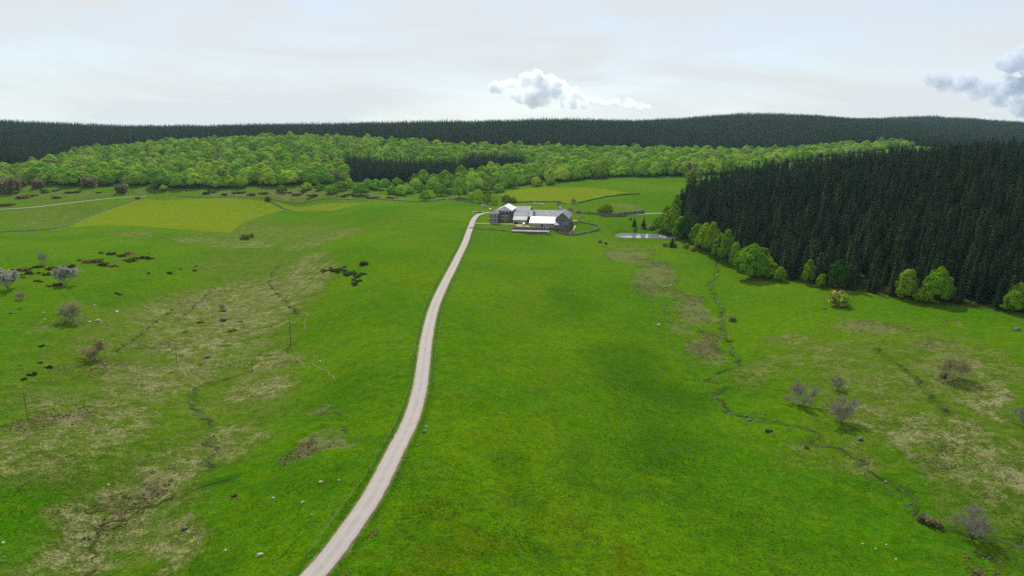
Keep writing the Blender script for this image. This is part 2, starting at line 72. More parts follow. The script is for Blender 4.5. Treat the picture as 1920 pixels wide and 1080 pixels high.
BAND = [(125.77, 565.3, -4.32, 11.55, 1.3),(136.71, 572.91, -1.31, 11.69, 1.6),(131.9, 529.63, -5.19, 12.52, 1.5),(134.31, 491.18, -5.64, 10.87, 1.6),(136.29, 477.13, -6.0, 11.33, 1.8),(138.57, 448.87, -7.34, 9.97, 1.8),(142.07, 427.3, -7.87, 8.84, 1.8),(142.67, 413.67, -7.91, 9.89, 1.5),(148.31, 386.94, -6.96, 10.51, 1.15),(151.39, 377.35, -6.47, 7.24, 1.2),(125.9, 581.16, -2.41, 8.21, 1.2),(135.63, 597.08, 1.11, 8.42, 1.5),(164.0, 352.99, -4.98, 6.22, 1.2),(194.15, 313.32, -2.71, 7.56, 1.1),(215.0, 286.35, -0.31, 5.55, 1.2)]
BARE = [(-275.62, 393.15, 0.03, 7.5, 'lean', 'small leaning bare tree rising out of the gorse on the left pasture'),(-231.35, 345.77, -1.92, 11.07, 'white', 'white blossoming round tree below the gorse on the left pasture'),(-250.17, 330.31, -0.65, 11.65, 'white', 'white blossoming tree at the left edge of the pasture'),(-231.33, 313.01, -1.59, 5.03, 'grey', 'small twiggy grey tree below the blossoming tree at the left edge'),(-189.33, 283.93, -4.42, 11.5, 'olive', 'budding bare tree standing alone on the left pasture'),(-153.59, 239.46, -5.84, 10.61, 'olive', 'low wide olive green budding tree near the dry bog'),(-144.65, 328.86, -10.94, 3.98, 'grey', 'tiny leafless tree in the dry bog beside a yellow tuft'),(92.5, 205.96, -10.02, 11.67, 'grey', 'largest leafless grey tree of the three in the right pasture'),(109.72, 217.02, -9.02, 5.76, 'grey', 'smallest leafless tree of the three in the right pasture'),(99.92, 192.91, -10.15, 10.35, 'grey', 'leafless spreading tree with a thin crown, nearest of the three in the right pasture'),(147.45, 216.25, -5.88, 10.37, 'olive', 'olive green willow with several stems in the right pasture'),(146.72, 181.95, -6.3, 7.63, 'grey', 'leafless tree cut by the right edge of the frame'),(102.05, 136.34, -12.23, 9.04, 'grey', 'leafless round tree on the stream bank at lower right'),(70.07, 626.65, 2.36, 4.41, 'grey', 'short pollard left one of two by the stone wall beside the farm'),(62.13, 635.85, 2.29, 4.47, 'grey', 'short pollard beside the wall next to the big barn'),(55.52, 645.93, 2.15, 6.06, 'grey', 'bare pollard right behind the big barn'),(47.04, 693.42, 3.28, 7.57, 'grey', 'bare brown tree behind the small back house'),(63.25, 705.78, 4.2, 7.7, 'grey', 'bare brown bush on the meadow behind the big barn')]
SHRUB = [(157.29, 318.44, -5.83, 10.78, 'olive', 'olive willow bush standing alone before the plantation edge'),(-218.84, 552.97, -9.61, 8.28, 'olive', 'pale olive bush, larger of a pair at the head of the bog'),(-218.11, 567.33, -10.0, 5.81, 'olive', 'pale olive bush, smaller of a pair at the head of the bog'),(-440.75, 774.42, 9.91, 16.24, 'brown', 'wide brown green bush on the heath under the left wood'),(-410.76, 790.53, 12.82, 9.2, 'brown', 'brown bush beside the small round lone tree'),(-270.54, 758.69, 1.83, 8.27, 'brown', 'brown bush on the wall between the two hay meadows'),(-409.8, 750.17, 4.4, 4.67, 'brown', 'small brown bush at the corner of the hay meadow wall'),(-568.33, 778.55, 8.96, 30.23, 'brown', 'purple brown leafless thicket at the left edge under the wood'),(-582.22, 812.78, 12.32, 16.38, 'brown', 'brown leafless bush right of the thicket under the left wood'),(-552.27, 800.14, 12.06, 16.13, 'brown', 'purple brown bush between green trees under the left wood'),(-490.96, 801.77, 13.78, 19.89, 'brown', 'wide purple brown tree in the left wood edge'),(103.66, 309.14, -10.96, 3.51, 'brown', 'small purple bush beside the stream'),(94.99, 141.35, -12.01, 3.19, 'brown', 'brown waterside bush on the near stream bank, left of a pair'),(96.76, 139.62, -12.03, 2.67, 'brown', 'brown waterside bush on the near stream bank, right of a pair'),(82.98, 177.7, -11.5, 1.65, 'brown', 'tiny twiggy bush beside the stream fence'),(145.33, 217.96, -6.14, 2.52, 'dark', 'dark low bush at the foot of the willow'),(67.65, 519.56, -6.98, 4.51, 'olive', 'yellow olive bush at the left end of the pond dam'),(71.32, 513.19, -7.2, 2.43, 'dark', 'small dark conifer bush beside the yellow olive bush'),(114.3, 505.8, -7.63, 5.6, 'olive', 'grey green bush under the dark spruce on the pond dam'),(119.36, 498.38, -7.22, 4.73, 'brown', 'low grey bush right of the dam spruce'),(125.57, 490.14, -6.64, 5.43, 'olive', 'low pale willow bush at the foot of the plantation'),(129.17, 480.13, -6.51, 5.32, 'olive', 'low pale willow bush right of its neighbour at the plantation foot'),(103.35, 571.74, -4.32, 4.04, 'olive', 'round pale bush on the far pond shore'),(110.5, 574.0, -4.18, 3.16, 'olive', 'small pale bush on the far pond shore'),(118.04, 573.36, -4.09, 6.31, 'olive', 'wide pale green bush on the far pond shore'),(123.27, 577.05, -3.23, 6.34, 'brown', 'greyish bush on the far pond shore near the plantation'),(105.49, 606.53, -0.54, 4.28, 'olive', 'pale bush beside the far shore spruces')]
SPRUCE1 = [(104.49, 581.11, -3.32, 5.93, 'dark slim spruce behind the pond, left of two'),(111.62, 577.65, -3.77, 6.35, 'dark spruce behind the pond, right of two'),(118.31, 498.95, -7.31, 5.92, 'dark small spruce standing on the pond dam'),(122.76, 588.28, -1.97, 2.77, 'tiny dark conifer between the pond and the plantation'),(135.09, 581.85, -0.67, 5.48, 'dark spruce among the yellow green trees above the pond')]
GORSE = [(-272.85, 386.73, -0.0, 5.54, 0),(-262.46, 382.52, -0.43, 9.74, 2),(-256.54, 387.51, -0.78, 8.63, 1),(-274.18, 376.32, 0.19, 6.59, 2),(-276.13, 371.09, 0.32, 4.43, 0),(-263.61, 367.8, -0.21, 6.74, 1),(-267.15, 362.46, -0.0, 3.76, 0),(-254.29, 365.58, -0.65, 4.37, 0),(-252.06, 366.17, -0.77, 2.04, 0),(-261.68, 357.89, -0.23, 2.29, 0),(-249.38, 349.76, -0.8, 2.8, 0),(-246.73, 349.1, -0.95, 2.51, 1),(-236.69, 340.14, -1.5, 2.72, 3),(-233.79, 342.33, -1.72, 4.66, 0),(-263.99, 409.51, -0.78, 2.6, 0),(-254.12, 408.67, -1.28, 12.33, 1),(-244.56, 400.55, -1.71, 7.64, 0),(-239.02, 399.13, -2.08, 6.03, 3),(-234.99, 399.22, -2.43, 1.91, 0),(-260.35, 436.44, -1.55, 6.92, 0),(-268.7, 440.14, -1.14, 3.49, 0),(-251.09, 433.95, -2.16, 6.88, 1),(-252.0, 443.11, -2.36, 7.02, 2),(-238.96, 420.4, -2.79, 9.01, 0),(-240.46, 428.71, -2.95, 4.42, 1),(-236.51, 434.03, -3.57, 7.57, 0),(-232.73, 434.61, -4.02, 3.45, 2),(-243.5, 451.5, -3.46, 1.79, 0),(-212.21, 390.3, -4.81, 2.49, 0),(-203.13, 341.2, -4.83, 2.74, 3),(-200.18, 339.27, -5.22, 2.18, 0),(-204.0, 398.58, -6.51, 3.81, 1),(-204.88, 413.75, -6.92, 1.98, 0),(-201.02, 426.9, -7.79, 1.7, 0),(-196.45, 414.51, -8.08, 2.97, 1),(-142.92, 326.61, -10.89, 2.64, 3),(-144.89, 305.69, -10.51, 2.97, 3),(-124.16, 291.05, -10.34, 3.78, 3),(-142.35, 287.05, -9.89, 2.33, 3),(-132.29, 300.37, -10.54, 1.71, 3),(-125.84, 305.79, -10.28, 1.98, 3),(-116.58, 243.27, -9.64, 1.8, 3),(-169.39, 223.15, -3.22, 1.47, 3),(-177.44, 245.94, -3.59, 2.21, 0),(-166.44, 229.26, -3.78, 1.88, 0),(-160.19, 224.02, -4.11, 2.58, 0),(-159.24, 214.91, -3.69, 2.84, 0),(-159.0, 210.28, -3.47, 1.91, 0),(76.18, 188.24, -11.66, 2.06, 0),(93.16, 280.11, -11.41, 3.2, 3),(-63.15, 140.52, -5.58, 1.69, 1),(-74.65, 136.8, -7.63, 0.71, 3),(-534.91, 751.75, 6.58, 25.72, 1),(-490.91, 744.3, 6.68, 13.89, 1),(-492.66, 768.96, 9.77, 13.14, 2),(-489.56, 771.74, 10.13, 14.38, 0),(-523.26, 774.62, 9.89, 13.23, 2),(-463.37, 769.91, 9.69, 5.98, 0),(-519.88, 701.9, 2.95, 21.89, 0),(-536.25, 785.23, 10.81, 12.19, 2),(-529.62, 756.99, 7.28, 11.77, 0),(-516.96, 778.98, 10.72, 7.26, 0),(-344.32, 777.73, 8.43, 13.29, 0),(-309.57, 781.63, 8.7, 15.78, 1),(-294.8, 774.19, 6.94, 12.03, 0),(-323.19, 770.17, 7.29, 8.38, 0),(-246.8, 793.97, 5.2, 13.57, 2),(-224.39, 780.15, 5.21, 15.77, 0),(-190.33, 764.99, 5.97, 13.09, 1),(-183.3, 773.36, 7.01, 12.02, 0),(-152.49, 753.93, 5.22, 15.25, 0),(-133.17, 760.85, 4.58, 11.84, 1),(-243.45, 803.94, 7.42, 8.74, 0),(-282.96, 783.31, 7.34, 10.95, 0),(-260.54, 798.66, 6.63, 9.93, 1),(-89.59, 767.76, 3.94, 8.36, 0)]
GULLY = [(-107.39, 381.8, -2.14, 2.74),(-104.66, 383.15, -1.48, 2.44),(-100.22, 378.97, -0.96, 3.62),(-97.62, 379.55, -0.46, 2.72),(-93.8, 373.77, -0.22, 2.68),(-89.84, 365.8, -0.1, 3.79),(-87.74, 366.9, 0.27, 2.92),(-83.64, 359.03, 0.41, 3.44),(-82.69, 349.65, 0.08, 2.51),(-79.33, 344.58, 0.32, 3.03),(-78.99, 338.05, 0.08, 2.43),(-80.02, 359.62, 0.87, 3.44),(-83.9, 382.33, 1.47, 4.56)]
BOULDER = [(-136.03, 309.99, -10.67, 4.27, 0, 'dark hollow backed boulder in the middle of the dry bog'),(-118.03, 252.56, -9.82, 3.11, 0, 'dark flat boulder in the lower dry bog'),(99.38, 180.58, -10.92, 2.13, 0, 'large dark boulder in a tan mound in the right pasture'),(201.18, 262.0, -1.82, 3.19, 0, 'dark low boulder in the far right meadow'),(74.0, 198.55, -11.93, 1.66, 0, 'squared grey boulder by the stream bend, right of two'),(73.82, 201.5, -11.95, 1.52, 0, 'grey boulder by the stream bend, left of two'),(67.63, 203.3, -12.0, 1.02, 0, 'small grey boulder on the near stream bank'),(74.61, 233.32, -12.06, 1.35, 0, 'grey boulder above the stream loop'),(75.69, 131.42, -11.27, 0.69, 1, 'pale flat stone in the lower right field, leftmost of four'),(77.64, 129.84, -11.38, 0.68, 1, 'pale flat stone in the lower right field, second from left of four'),(81.13, 132.04, -11.68, 0.58, 1, 'pale flat stone in the lower right field, third from left of four'),(80.48, 126.89, -11.54, 0.67, 1, 'pale flat stone in the lower right field, lowest of four'),(-69.69, 130.62, -7.05, 1.71, 0, 'dark grey boulder in the lower left field'),(-66.16, 126.98, -6.49, 0.55, 1, 'small pale stone beside the dark grey boulder'),(-47.63, 114.56, -2.69, 1.51, 1, 'pale slab of rock in the lower left field near the road'),(-56.08, 119.03, -4.54, 0.73, 1, 'small pale stone left of the rock slab'),(-44.77, 132.44, -2.08, 1.26, 2, 'orange tinged stone in the field left of the road'),(-52.78, 136.79, -3.71, 0.94, 1, 'pale stone left of the orange tinged stone'),(-42.98, 140.17, -1.81, 1.2, 2, 'tan stone nearest the road fence, left of two'),(-38.77, 139.35, -0.97, 1.07, 2, 'tan stone nearest the road fence, right of two'),(-41.02, 126.27, -1.27, 0.55, 1, 'tiny pale stone below the orange tinged stone'),(-97.08, 149.66, -7.29, 0.77, 1, 'small pale stone alone in the left lush grass'),(-101.87, 122.04, -4.87, 0.85, 1, 'pale stone at the lower left edge'),(-22.8, 164.23, -0.6, 1.52, 0, 'large grey stone of two on the right road verge'),(-22.66, 167.57, -0.63, 0.99, 1, 'small pale stone of two on the right road verge'),(-23.37, 156.19, -0.46, 0.92, 0, 'dark stone on the right road verge below the pair'),(-26.31, 121.22, 0.49, 0.63, 0, 'brown stone on the lower right road verge'),(-219.17, 288.9, -1.94, 2.1, 0, 'grey rock at the left pasture below the small twiggy tree'),(-220.25, 295.72, -2.03, 2.15, 0, 'dark flat rock above the grey rock on the left pasture'),(-208.17, 293.52, -2.93, 1.19, 1, 'white stone left of the lone budding tree'),(-201.8, 284.62, -3.18, 1.15, 1, 'pale stone beside the white one left of the lone budding tree'),(-183.98, 286.71, -5.2, 1.86, 1, 'pale stone right of the lone budding tree'),(-182.02, 289.98, -5.63, 3.05, 2, 'orange tan stone right of the lone budding tree'),(-197.4, 313.22, -4.76, 2.27, 1, 'flat pale stone above the lone budding tree'),(-146.22, 233.09, -6.3, 2.11, 0, 'grey rock below the low wide olive tree'),(-183.73, 307.42, -6.36, 2.23, 1, 'pale flat rock at the bog edge'),(-69.73, 236.02, -5.28, 1.16, 1, 'white stone at the left end of the cross fence'),(65.63, 294.22, -8.79, 2.15, 1, 'white stone above the rushes beside the mid field fence'),(83.53, 366.02, -7.33, 2.05, 1, 'pale stone, left of three in a row in the wet hollow'),(86.16, 367.23, -7.6, 1.76, 1, 'pale stone, middle of three in a row in the wet hollow'),(88.39, 370.55, -7.74, 1.78, 1, 'pale stone, right of three in a row in the wet hollow'),(148.5, 314.64, -6.7, 2.28, 0, 'flat grey stone below the willow bush'),(73.11, 353.42, -6.52, 1.13, 1, 'small white stone above the long mid field fence'),(124.87, 406.6, -9.14, 1.95, 1, 'white stone in the stream just below the plantation corner'),(104.7, 319.87, -10.72, 1.81, 1, 'pale boulder beside the small purple stream bush'),(94.47, 145.17, -11.99, 0.88, 0, 'stone at the stream bend before the waterside bushes'),(95.16, 158.71, -11.97, 1.09, 2, 'tan stone in the stream bed'),(99.03, 186.92, -10.54, 1.57, 0, 'flat brown stone below the nearest leafless tree')]
FENCES = [([(73.63, 359.03, -6.34),(67.18, 310.16, -8.12),(65.27, 286.89, -9.12),(65.93, 267.21, -10.16),(66.37, 248.52, -11.04),(66.91, 231.27, -11.7),(66.84, 214.23, -11.91),(69.38, 201.28, -12.04),(72.01, 195.08, -11.99),(76.37, 184.91, -11.64),(81.47, 178.4, -11.52),(86.46, 169.44, -11.85),(91.0, 161.22, -12.14),(95.03, 151.15, -11.97),(94.6, 145.17, -11.99)], 5.0, 'wire fence with thin wooden posts along the near side of the stream'),([(-69.33, 233.16, -5.32),(-57.05, 223.92, -2.72),(-46.12, 215.57, -1.12),(-37.35, 210.9, -0.39),(-32.41, 209.22, -0.15)], 4.0, 'short cross fence of wooden posts running up to the road on the left'),([(-37.45, 110.54, -0.51),(-35.7, 120.76, -0.27),(-33.23, 136.01, -0.04),(-31.64, 155.9, -0.61),(-30.84, 173.74, -0.91),(-31.16, 192.6, -0.59),(-32.72, 212.6, -0.08),(-35.73, 246.51, 0.21),(-38.22, 287.14, 0.44),(-38.87, 339.9, 0.78),(-38.24, 408.5, 0.72),(-37.12, 480.44, 1.11),(-37.59, 543.86, 0.84)], 6.0, 'wire fence along the left verge of the road'),([(-22.63, 192.04, -0.37),(-25.52, 212.41, -0.01),(-27.2, 241.69, 0.03),(-29.07, 271.99, -0.17),(-30.19, 307.86, 0.18),(-29.64, 364.33, -0.1),(-28.04, 431.76, -0.03),(-26.71, 498.68, 0.29),(-26.76, 558.73, 0.13)], 6.0, 'wire fence along the right verge of the road'),([(-391.39, 600.66, -5.48),(-351.93, 589.95, -3.58),(-320.25, 582.74, -3.08),(-291.76, 571.26, -3.8),(-270.42, 568.45, -5.21),(-253.16, 574.73, -7.01),(-242.0, 591.86, -8.51),(-250.49, 636.15, -7.73),(-252.67, 675.2, -6.97),(-244.37, 731.19, -5.19)], 6.0, 'post fence along the lower edge of the left hay meadow'),([(71.89, 520.58, -7.14),(81.43, 515.66, -7.6),(96.83, 510.73, -8.03),(106.38, 508.05, -8.0)], 5.0, 'low post fence below the pond dam')]
WALLS = [([(-410.77, 532.7, -1.85),(-403.83, 558.24, -3.77),(-397.12, 577.51, -5.12),(-397.54, 602.94, -5.31),(-407.47, 659.39, -2.47),(-412.19, 709.26, 0.54),(-408.89, 752.92, 4.73)], 0.85, 0.8, 'dry stone wall climbing the left side of the hay meadow'),([(-376.32, 768.39, 6.26),(-330.57, 759.02, 5.63),(-274.2, 766.13, 3.49),(-212.98, 760.13, 2.88),(-154.95, 737.23, 4.48)], 0.6, 0.7, 'long low stone wall along the heath above the hay meadows'),([(-267.05, 758.7, 1.24),(-256.77, 748.48, -1.83),(-237.74, 733.63, -5.45)], 0.6, 0.6, 'short stone wall dividing the two hay meadows'),([(-71.18, 762.35, 3.85),(-51.74, 738.25, 3.23),(-33.67, 720.18, 2.75),(-19.14, 701.33, 2.46)], 1.1, 0.8, 'dry stone wall with pale stones under the tree row beside the farm'),([(-149.96, 741.05, 4.69),(-123.03, 734.96, 4.12),(-93.44, 727.1, 3.75),(-73.65, 757.16, 3.74)], 1.0, 0.8, 'low stone wall along the lane behind the hill brow'),([(-2.81, 722.26, 3.67),(22.45, 720.47, 4.4),(47.55, 718.32, 4.61),(54.83, 703.56, 3.87)], 1.4, 0.8, 'dark stone wall along the foot of the meadow behind the farm'),([(57.13, 641.27, 2.17),(68.98, 630.18, 2.44),(82.77, 622.58, 2.34),(96.3, 621.67, 1.48)], 1.3, 0.8, 'grey stone wall passing the golden dome shaped tree'),([(58.31, 590.33, -0.38),(66.29, 582.71, -1.24),(73.36, 576.8, -2.29)], 1.1, 0.8, 'short stone wall running out from the big barn corner'),([(73.61, 575.16, -2.52),(71.47, 564.77, -3.8),(62.97, 555.82, -4.75),(51.8, 548.24, -5.83),(45.91, 550.13, -5.68),(37.31, 551.35, -4.54)], 1.4, 1.0, 'bent stone wall enclosing the paddock right of the big barn'),([(55.66, 586.53, -0.82),(59.76, 610.75, 1.33)], 1.2, 0.8, 'short stone wall beside the red canopy'),([(-34.28, 545.52, 0.61),(-25.77, 546.73, 0.02),(-15.14, 550.56, -0.94),(-4.33, 551.34, -2.36)], 0.8, 0.7, 'low pale stone edging below the farmhouse lawn'),([(68.96, 708.13, 4.51),(90.86, 729.85, 6.88),(116.0, 746.35, 9.38),(139.73, 749.46, 10.27)], 1.0, 0.8, 'dark hedge bank curving along the meadow above the farm')]
RETAIN = [(78.86, 622.43, 2.36),(91.87, 617.9, 1.44),(113.15, 628.97, 1.35),(122.73, 632.91, 1.88)]
POND = [(84.13, 553.7, -6.2),(91.27, 565.94, -6.2),(100.02, 565.0, -6.2),(108.5, 562.83, -6.2),(116.74, 559.76, -6.2),(121.38, 556.71, -6.2),(131.64, 553.7, -6.2),(139.48, 544.86, -6.2),(138.76, 533.48, -6.2),(129.7, 530.7, -6.2),(117.86, 534.04, -6.2),(107.88, 536.84, -6.2),(97.4, 537.41, -6.2),(87.35, 540.82, -6.2),(83.9, 546.31, -6.2)]
POLES = [(-89.64, 264.91, -8.52, 9.52, 'tall wooden utility pole with a transformer at the foot of the hill'),(-122.84, 238.07, -9.07, 7.84, 'thin utility pole standing in the dry bog'),(-135.43, 178.15, -3.64, 9.26, 'thin faint utility pole on the lower left pasture')]
PLANTATION = [(133.6, 544.0),(132.8, 494.2),(137.6, 469.8),(144.7, 439.0),(150.0, 400.3),(160.0, 370.7),(168.5, 350.7),(181.3, 332.1),(190.9, 320.8),(201.8, 305.6),(210.3, 292.9),(220.1, 280.9),(236.6, 268.2),(266.6, 254.8),(918.9, 900.0),(680.4, 950.0),(438.9, 900.0),(287.4, 820.0),(219.9, 780.0),(176.0, 700.0),(145.4, 600.0)]
WOOD = [(-688.6, 800.3),(-649.0, 821.0),(-618.5, 831.6),(-575.3, 825.1),(-520.6, 809.5),(-473.8, 804.5),(-434.9, 801.7),(-382.1, 794.6),(-345.6, 795.5),(-318.6, 805.7),(-292.7, 821.1),(-260.3, 839.9),(-232.0, 831.4),(-220.9, 851.6),(-211.1, 880.0),(-138.2, 892.6),(-75.7, 888.3),(-53.0, 854.5),(-26.3, 848.8),(0.0, 849.3),(26.9, 868.1),(53.7, 867.3),(94.9, 876.9),(163.3, 880.6),(232.1, 883.8),(281.0, 909.9),(352.7, 994.6),(445.0, 1134.0),(557.6, 1273.9),(857.0, 1480.0),(833.9, 1520.0),(596.6, 1450.0),(313.8, 1420.0),(43.3, 1420.0),(-119.9, 1430.0),(-285.3, 1440.0),(-470.4, 1470.0),(-588.4, 1430.0),(-694.0, 1380.0),(-810.7, 1330.0),(-749.1, 1130.0),(-723.4, 1010.0),(-828.8, 980.0)]
STAND = [(-203.6, 877.1),(-165.9, 893.2),(-119.2, 906.1),(-80.3, 902.5),(-72.7, 941.2),(-23.3, 1006.7),(20.4, 1059.0),(21.0, 1100.0),(-67.7, 1110.0),(-78.5, 1030.0),(-155.4, 1020.0),(-258.4, 1060.0)]
RIDGE = [(-998.1, 1000.0),(-833.1, 985.0),(-730.8, 1015.0),(-756.7, 1135.0),(-827.0, 1340.0),(-699.0, 1390.0),(-592.5, 1440.0),(-473.6, 1480.0),(-287.3, 1450.0),(-120.7, 1440.0),(43.6, 1430.0),(316.0, 1430.0),(600.7, 1460.0),(851.0, 1530.0),(874.2, 1490.0),(1002.7, 1400.0),(1429.4, 1400.0),(4279.1, 3900.0),(2317.8, 3900.0),(548.6, 3000.0),(76.2, 2500.0),(-1682.4, 2300.0),(-2295.7, 2300.0)]
FARM = (14.58, 563.55, -0.09)
FARM_FRONT = (46.02, 562.5, -4.33)
# ---- terrain: a smooth surface through surveyed spot heights, in polar coordinates about the viewpoint ----
def _tq(x, y):
    r = np.clip(np.hypot(x, y), 60.0, 5200.0)
    az = np.clip(np.arctan2(x, y), -0.95, 0.95)
    return np.stack([az * 3.0, np.log(r) * 1.6], -1)
def _tps_solve(pts, lam):
    q = _tq(pts[:, 0], pts[:, 1]); n = len(q)
    d = np.linalg.norm(q[:, None] - q[None], axis=-1)
    K = np.where(d > 0, d * d * np.log(d + 1e-9), 0.0) + lam * np.eye(n)
    P = np.concatenate([np.ones((n, 1)), q], 1)
    A = np.zeros((n + 3, n + 3)); A[:n, :n] = K; A[:n, n:] = P; A[n:, :n] = P.T
    b = np.zeros(n + 3); b[:n] = pts[:, 2]
    return q, np.linalg.solve(A, b)
_SP = np.array(SPOT_HEIGHTS, float)
_TQ, _TW = _tps_solve(_SP, 0.002)
def _hash2(ix, iy, seed):
    h = (ix * 374761393 + iy * 668265263 + seed * 974634761) & 0x7fffffff
    h = ((h ^ (h >> 13)) * 1274126177) & 0x7fffffff
    return ((h ^ (h >> 16)) & 0xffff) / 65535.0
def vnoise(x, y, scale, seed=0):
    x = np.asarray(x, float) / scale; y = np.asarray(y, float) / scale
    xi = np.floor(x).astype(np.int64); yi = np.floor(y).astype(np.int64)
    fx = x - xi; fy = y - yi
    fx = fx * fx * (3 - 2 * fx); fy = fy * fy * (3 - 2 * fy)
    a = _hash2(xi, yi, seed); b = _hash2(xi + 1, yi, seed); c = _hash2(xi, yi + 1, seed); d = _hash2(xi + 1, yi + 1, seed)
    return (a * (1 - fx) + b * fx) * (1 - fy) + (c * (1 - fx) + d * fx) * fy
def base_height(x, y):
    x = np.asarray(x, float); y = np.asarray(y, float); shp = x.shape
    xf = x.ravel(); yf = y.ravel(); out = np.empty(xf.shape)
    for i in range(0, len(xf), 40000):
        xs = xf[i:i + 40000]; ys = yf[i:i + 40000]
        q = _tq(xs, ys)
        d2 = ((q[:, None, :] - _TQ[None]) ** 2).sum(-1)
        z = (0.5 * d2 * np.log(d2 + 1e-18)) @ _TW[:-3] + _TW[-3] + q @ _TW[-2:]
        back = np.clip((np.abs(np.arctan2(xs, ys)) - 0.95) / 1.2, 0, 1); back = back * back * (3 - 2 * back)
        out[i:i + 40000] = z * (1 - back) - 5.0 * back
    z = out.reshape(shp)
    return z
def _segdist(x, y, line):
    """distance to a polyline, and the height along it"""
    best = np.full(x.shape, 1e9); zz = np.zeros(x.shape)
    for (x0, y0, z0), (x1, y1, z1) in zip(line[:-1], line[1:]):
        dx, dy = x1 - x0, y1 - y0; L = dx * dx + dy * dy + 1e-9
        t = np.clip(((x - x0) * dx + (y - y0) * dy) / L, 0, 1)
        d = np.hypot(x - x0 - t * dx, y - y0 - t * dy)
        m = d < best
        best = np.where(m, d, best); zz = np.where(m, z0 + t * (z1 - z0), zz)
    return best, zz
# ------------------------------------------------------------------ helpers
rng = np.random.default_rng(7)
random.seed(7)
COL = sc.collection
def link(o):
    COL.objects.link(o); return o
def tag(o, label=None, cat=None, group=None, kind=None):
    if label: o['label'] = label
    if cat: o['category'] = cat
    if group: o['group'] = group
    if kind: o['kind'] = kind
    return o
def make_mesh(name, verts, faces, mats=(), fmat=None, smooth=False):
    me = bpy.data.meshes.new(name)
    V = np.asarray(verts, float)
    if isinstance(faces, np.ndarray):
        n, k = faces.shape
        me.vertices.add(len(V)); me.vertices.foreach_set('co', V.ravel())
        me.loops.add(n * k); me.loops.foreach_set('vertex_index', faces.ravel().astype(np.int32))
        me.polygons.add(n); me.polygons.foreach_set('loop_start', np.arange(0, n * k, k, dtype=np.int32))
        me.polygons.foreach_set('loop_total', np.full(n, k, np.int32))
    else:
        me.from_pydata([tuple(v) for v in V], [], faces)
    for m in mats: me.materials.append(m)
    if fmat is not None: me.polygons.foreach_set('material_index', np.asarray(fmat, np.int32))
    if smooth: me.polygons.foreach_set('use_smooth', np.ones(len(me.polygons), bool))
    me.update(calc_edges=True)
    return me
def obj(name, me, parent=None, loc=None, rz=0.0, scale=None):
    o = link(bpy.data.objects.new(name, me))
    if parent is not None: o.parent = parent
    if loc is not None: o.location = loc
    if rz: o.rotation_euler = (0, 0, rz)
    if scale is not None: o.scale = scale if hasattr(scale, '__len__') else (scale,) * 3
    return o
def empty(name, loc, rz=0.0, scale=None):
    o = obj(name, None, None, loc, rz, scale); o.empty_display_size = 0.5
    return o

# ------------------------------------------------------------------ materials
def nodes(name):
    m = bpy.data.materials.new(name); m.use_nodes = True
    nt = m.node_tree; b = nt.nodes['Principled BSDF']; b.inputs['Roughness'].default_value = 0.9
    b.inputs['Specular IOR Level'].default_value = 0.2
    return m, nt, b
def N(nt, t, **k):
    n = nt.nodes.new('ShaderNode' + t)
    for a, v in k.items():
        if a in n.inputs: n.inputs[a].default_value = v
        else: setattr(n, a, v)
    return n
def noise(nt, vec, scale, detail=4.0, rough=0.55, dist=0.0):
    n = N(nt, 'TexNoise', Scale=scale, Detail=detail, Roughness=rough, Distortion=dist)
    if vec is not None: nt.links.new(vec, n.inputs['Vector'])
    return n.outputs['Fac']
def mixc(nt, f, a, b, blend='MIX'):
    n = nt.nodes.new('ShaderNodeMix'); n.data_type = 'RGBA'; n.blend_type = blend
    for s, v in ((n.inputs['Factor'], f), (n.inputs['A'], a), (n.inputs['B'], b)):
        if hasattr(v, 'links'): nt.links.new(v, s)
        elif s.type == 'RGBA': s.default_value = tuple(v) + (1.0,) if len(v) == 3 else v
        else: s.default_value = v
    return n.outputs['Result']
def mth(nt, op, a, b=0.0, c=None, clamp=False):
    n = nt.nodes.new('ShaderNodeMath'); n.operation = op; n.use_clamp = clamp
    for i, v in enumerate((a, b) if c is None else (a, b, c)):
        if hasattr(v, 'links'): nt.links.new(v, n.inputs[i])
        else: n.inputs[i].default_value = v
    return n.outputs[0]
def ramp(nt, f, lo, hi, a=0.0, b=1.0, smooth=True):
    n = nt.nodes.new('ShaderNodeMapRange'); n.interpolation_type = 'SMOOTHSTEP' if smooth else 'LINEAR'
    nt.links.new(f, n.inputs['Value'])
    for k, v in (('From Min', lo), ('From Max', hi), ('To Min', a), ('To Max', b)): n.inputs[k].default_value = v
    return n.outputs['Result']
def bump(nt, b, h, strength, dist):
    n = N(nt, 'Bump', Strength=strength, Distance=dist); nt.links.new(h, n.inputs['Height']); nt.links.new(n.outputs['Normal'], b.inputs['Normal'])
def pos(nt): return nt.nodes.new('ShaderNodeNewGeometry').outputs['Position']
def objco(nt): return nt.nodes.new('ShaderNodeTexCoord').outputs['Object']

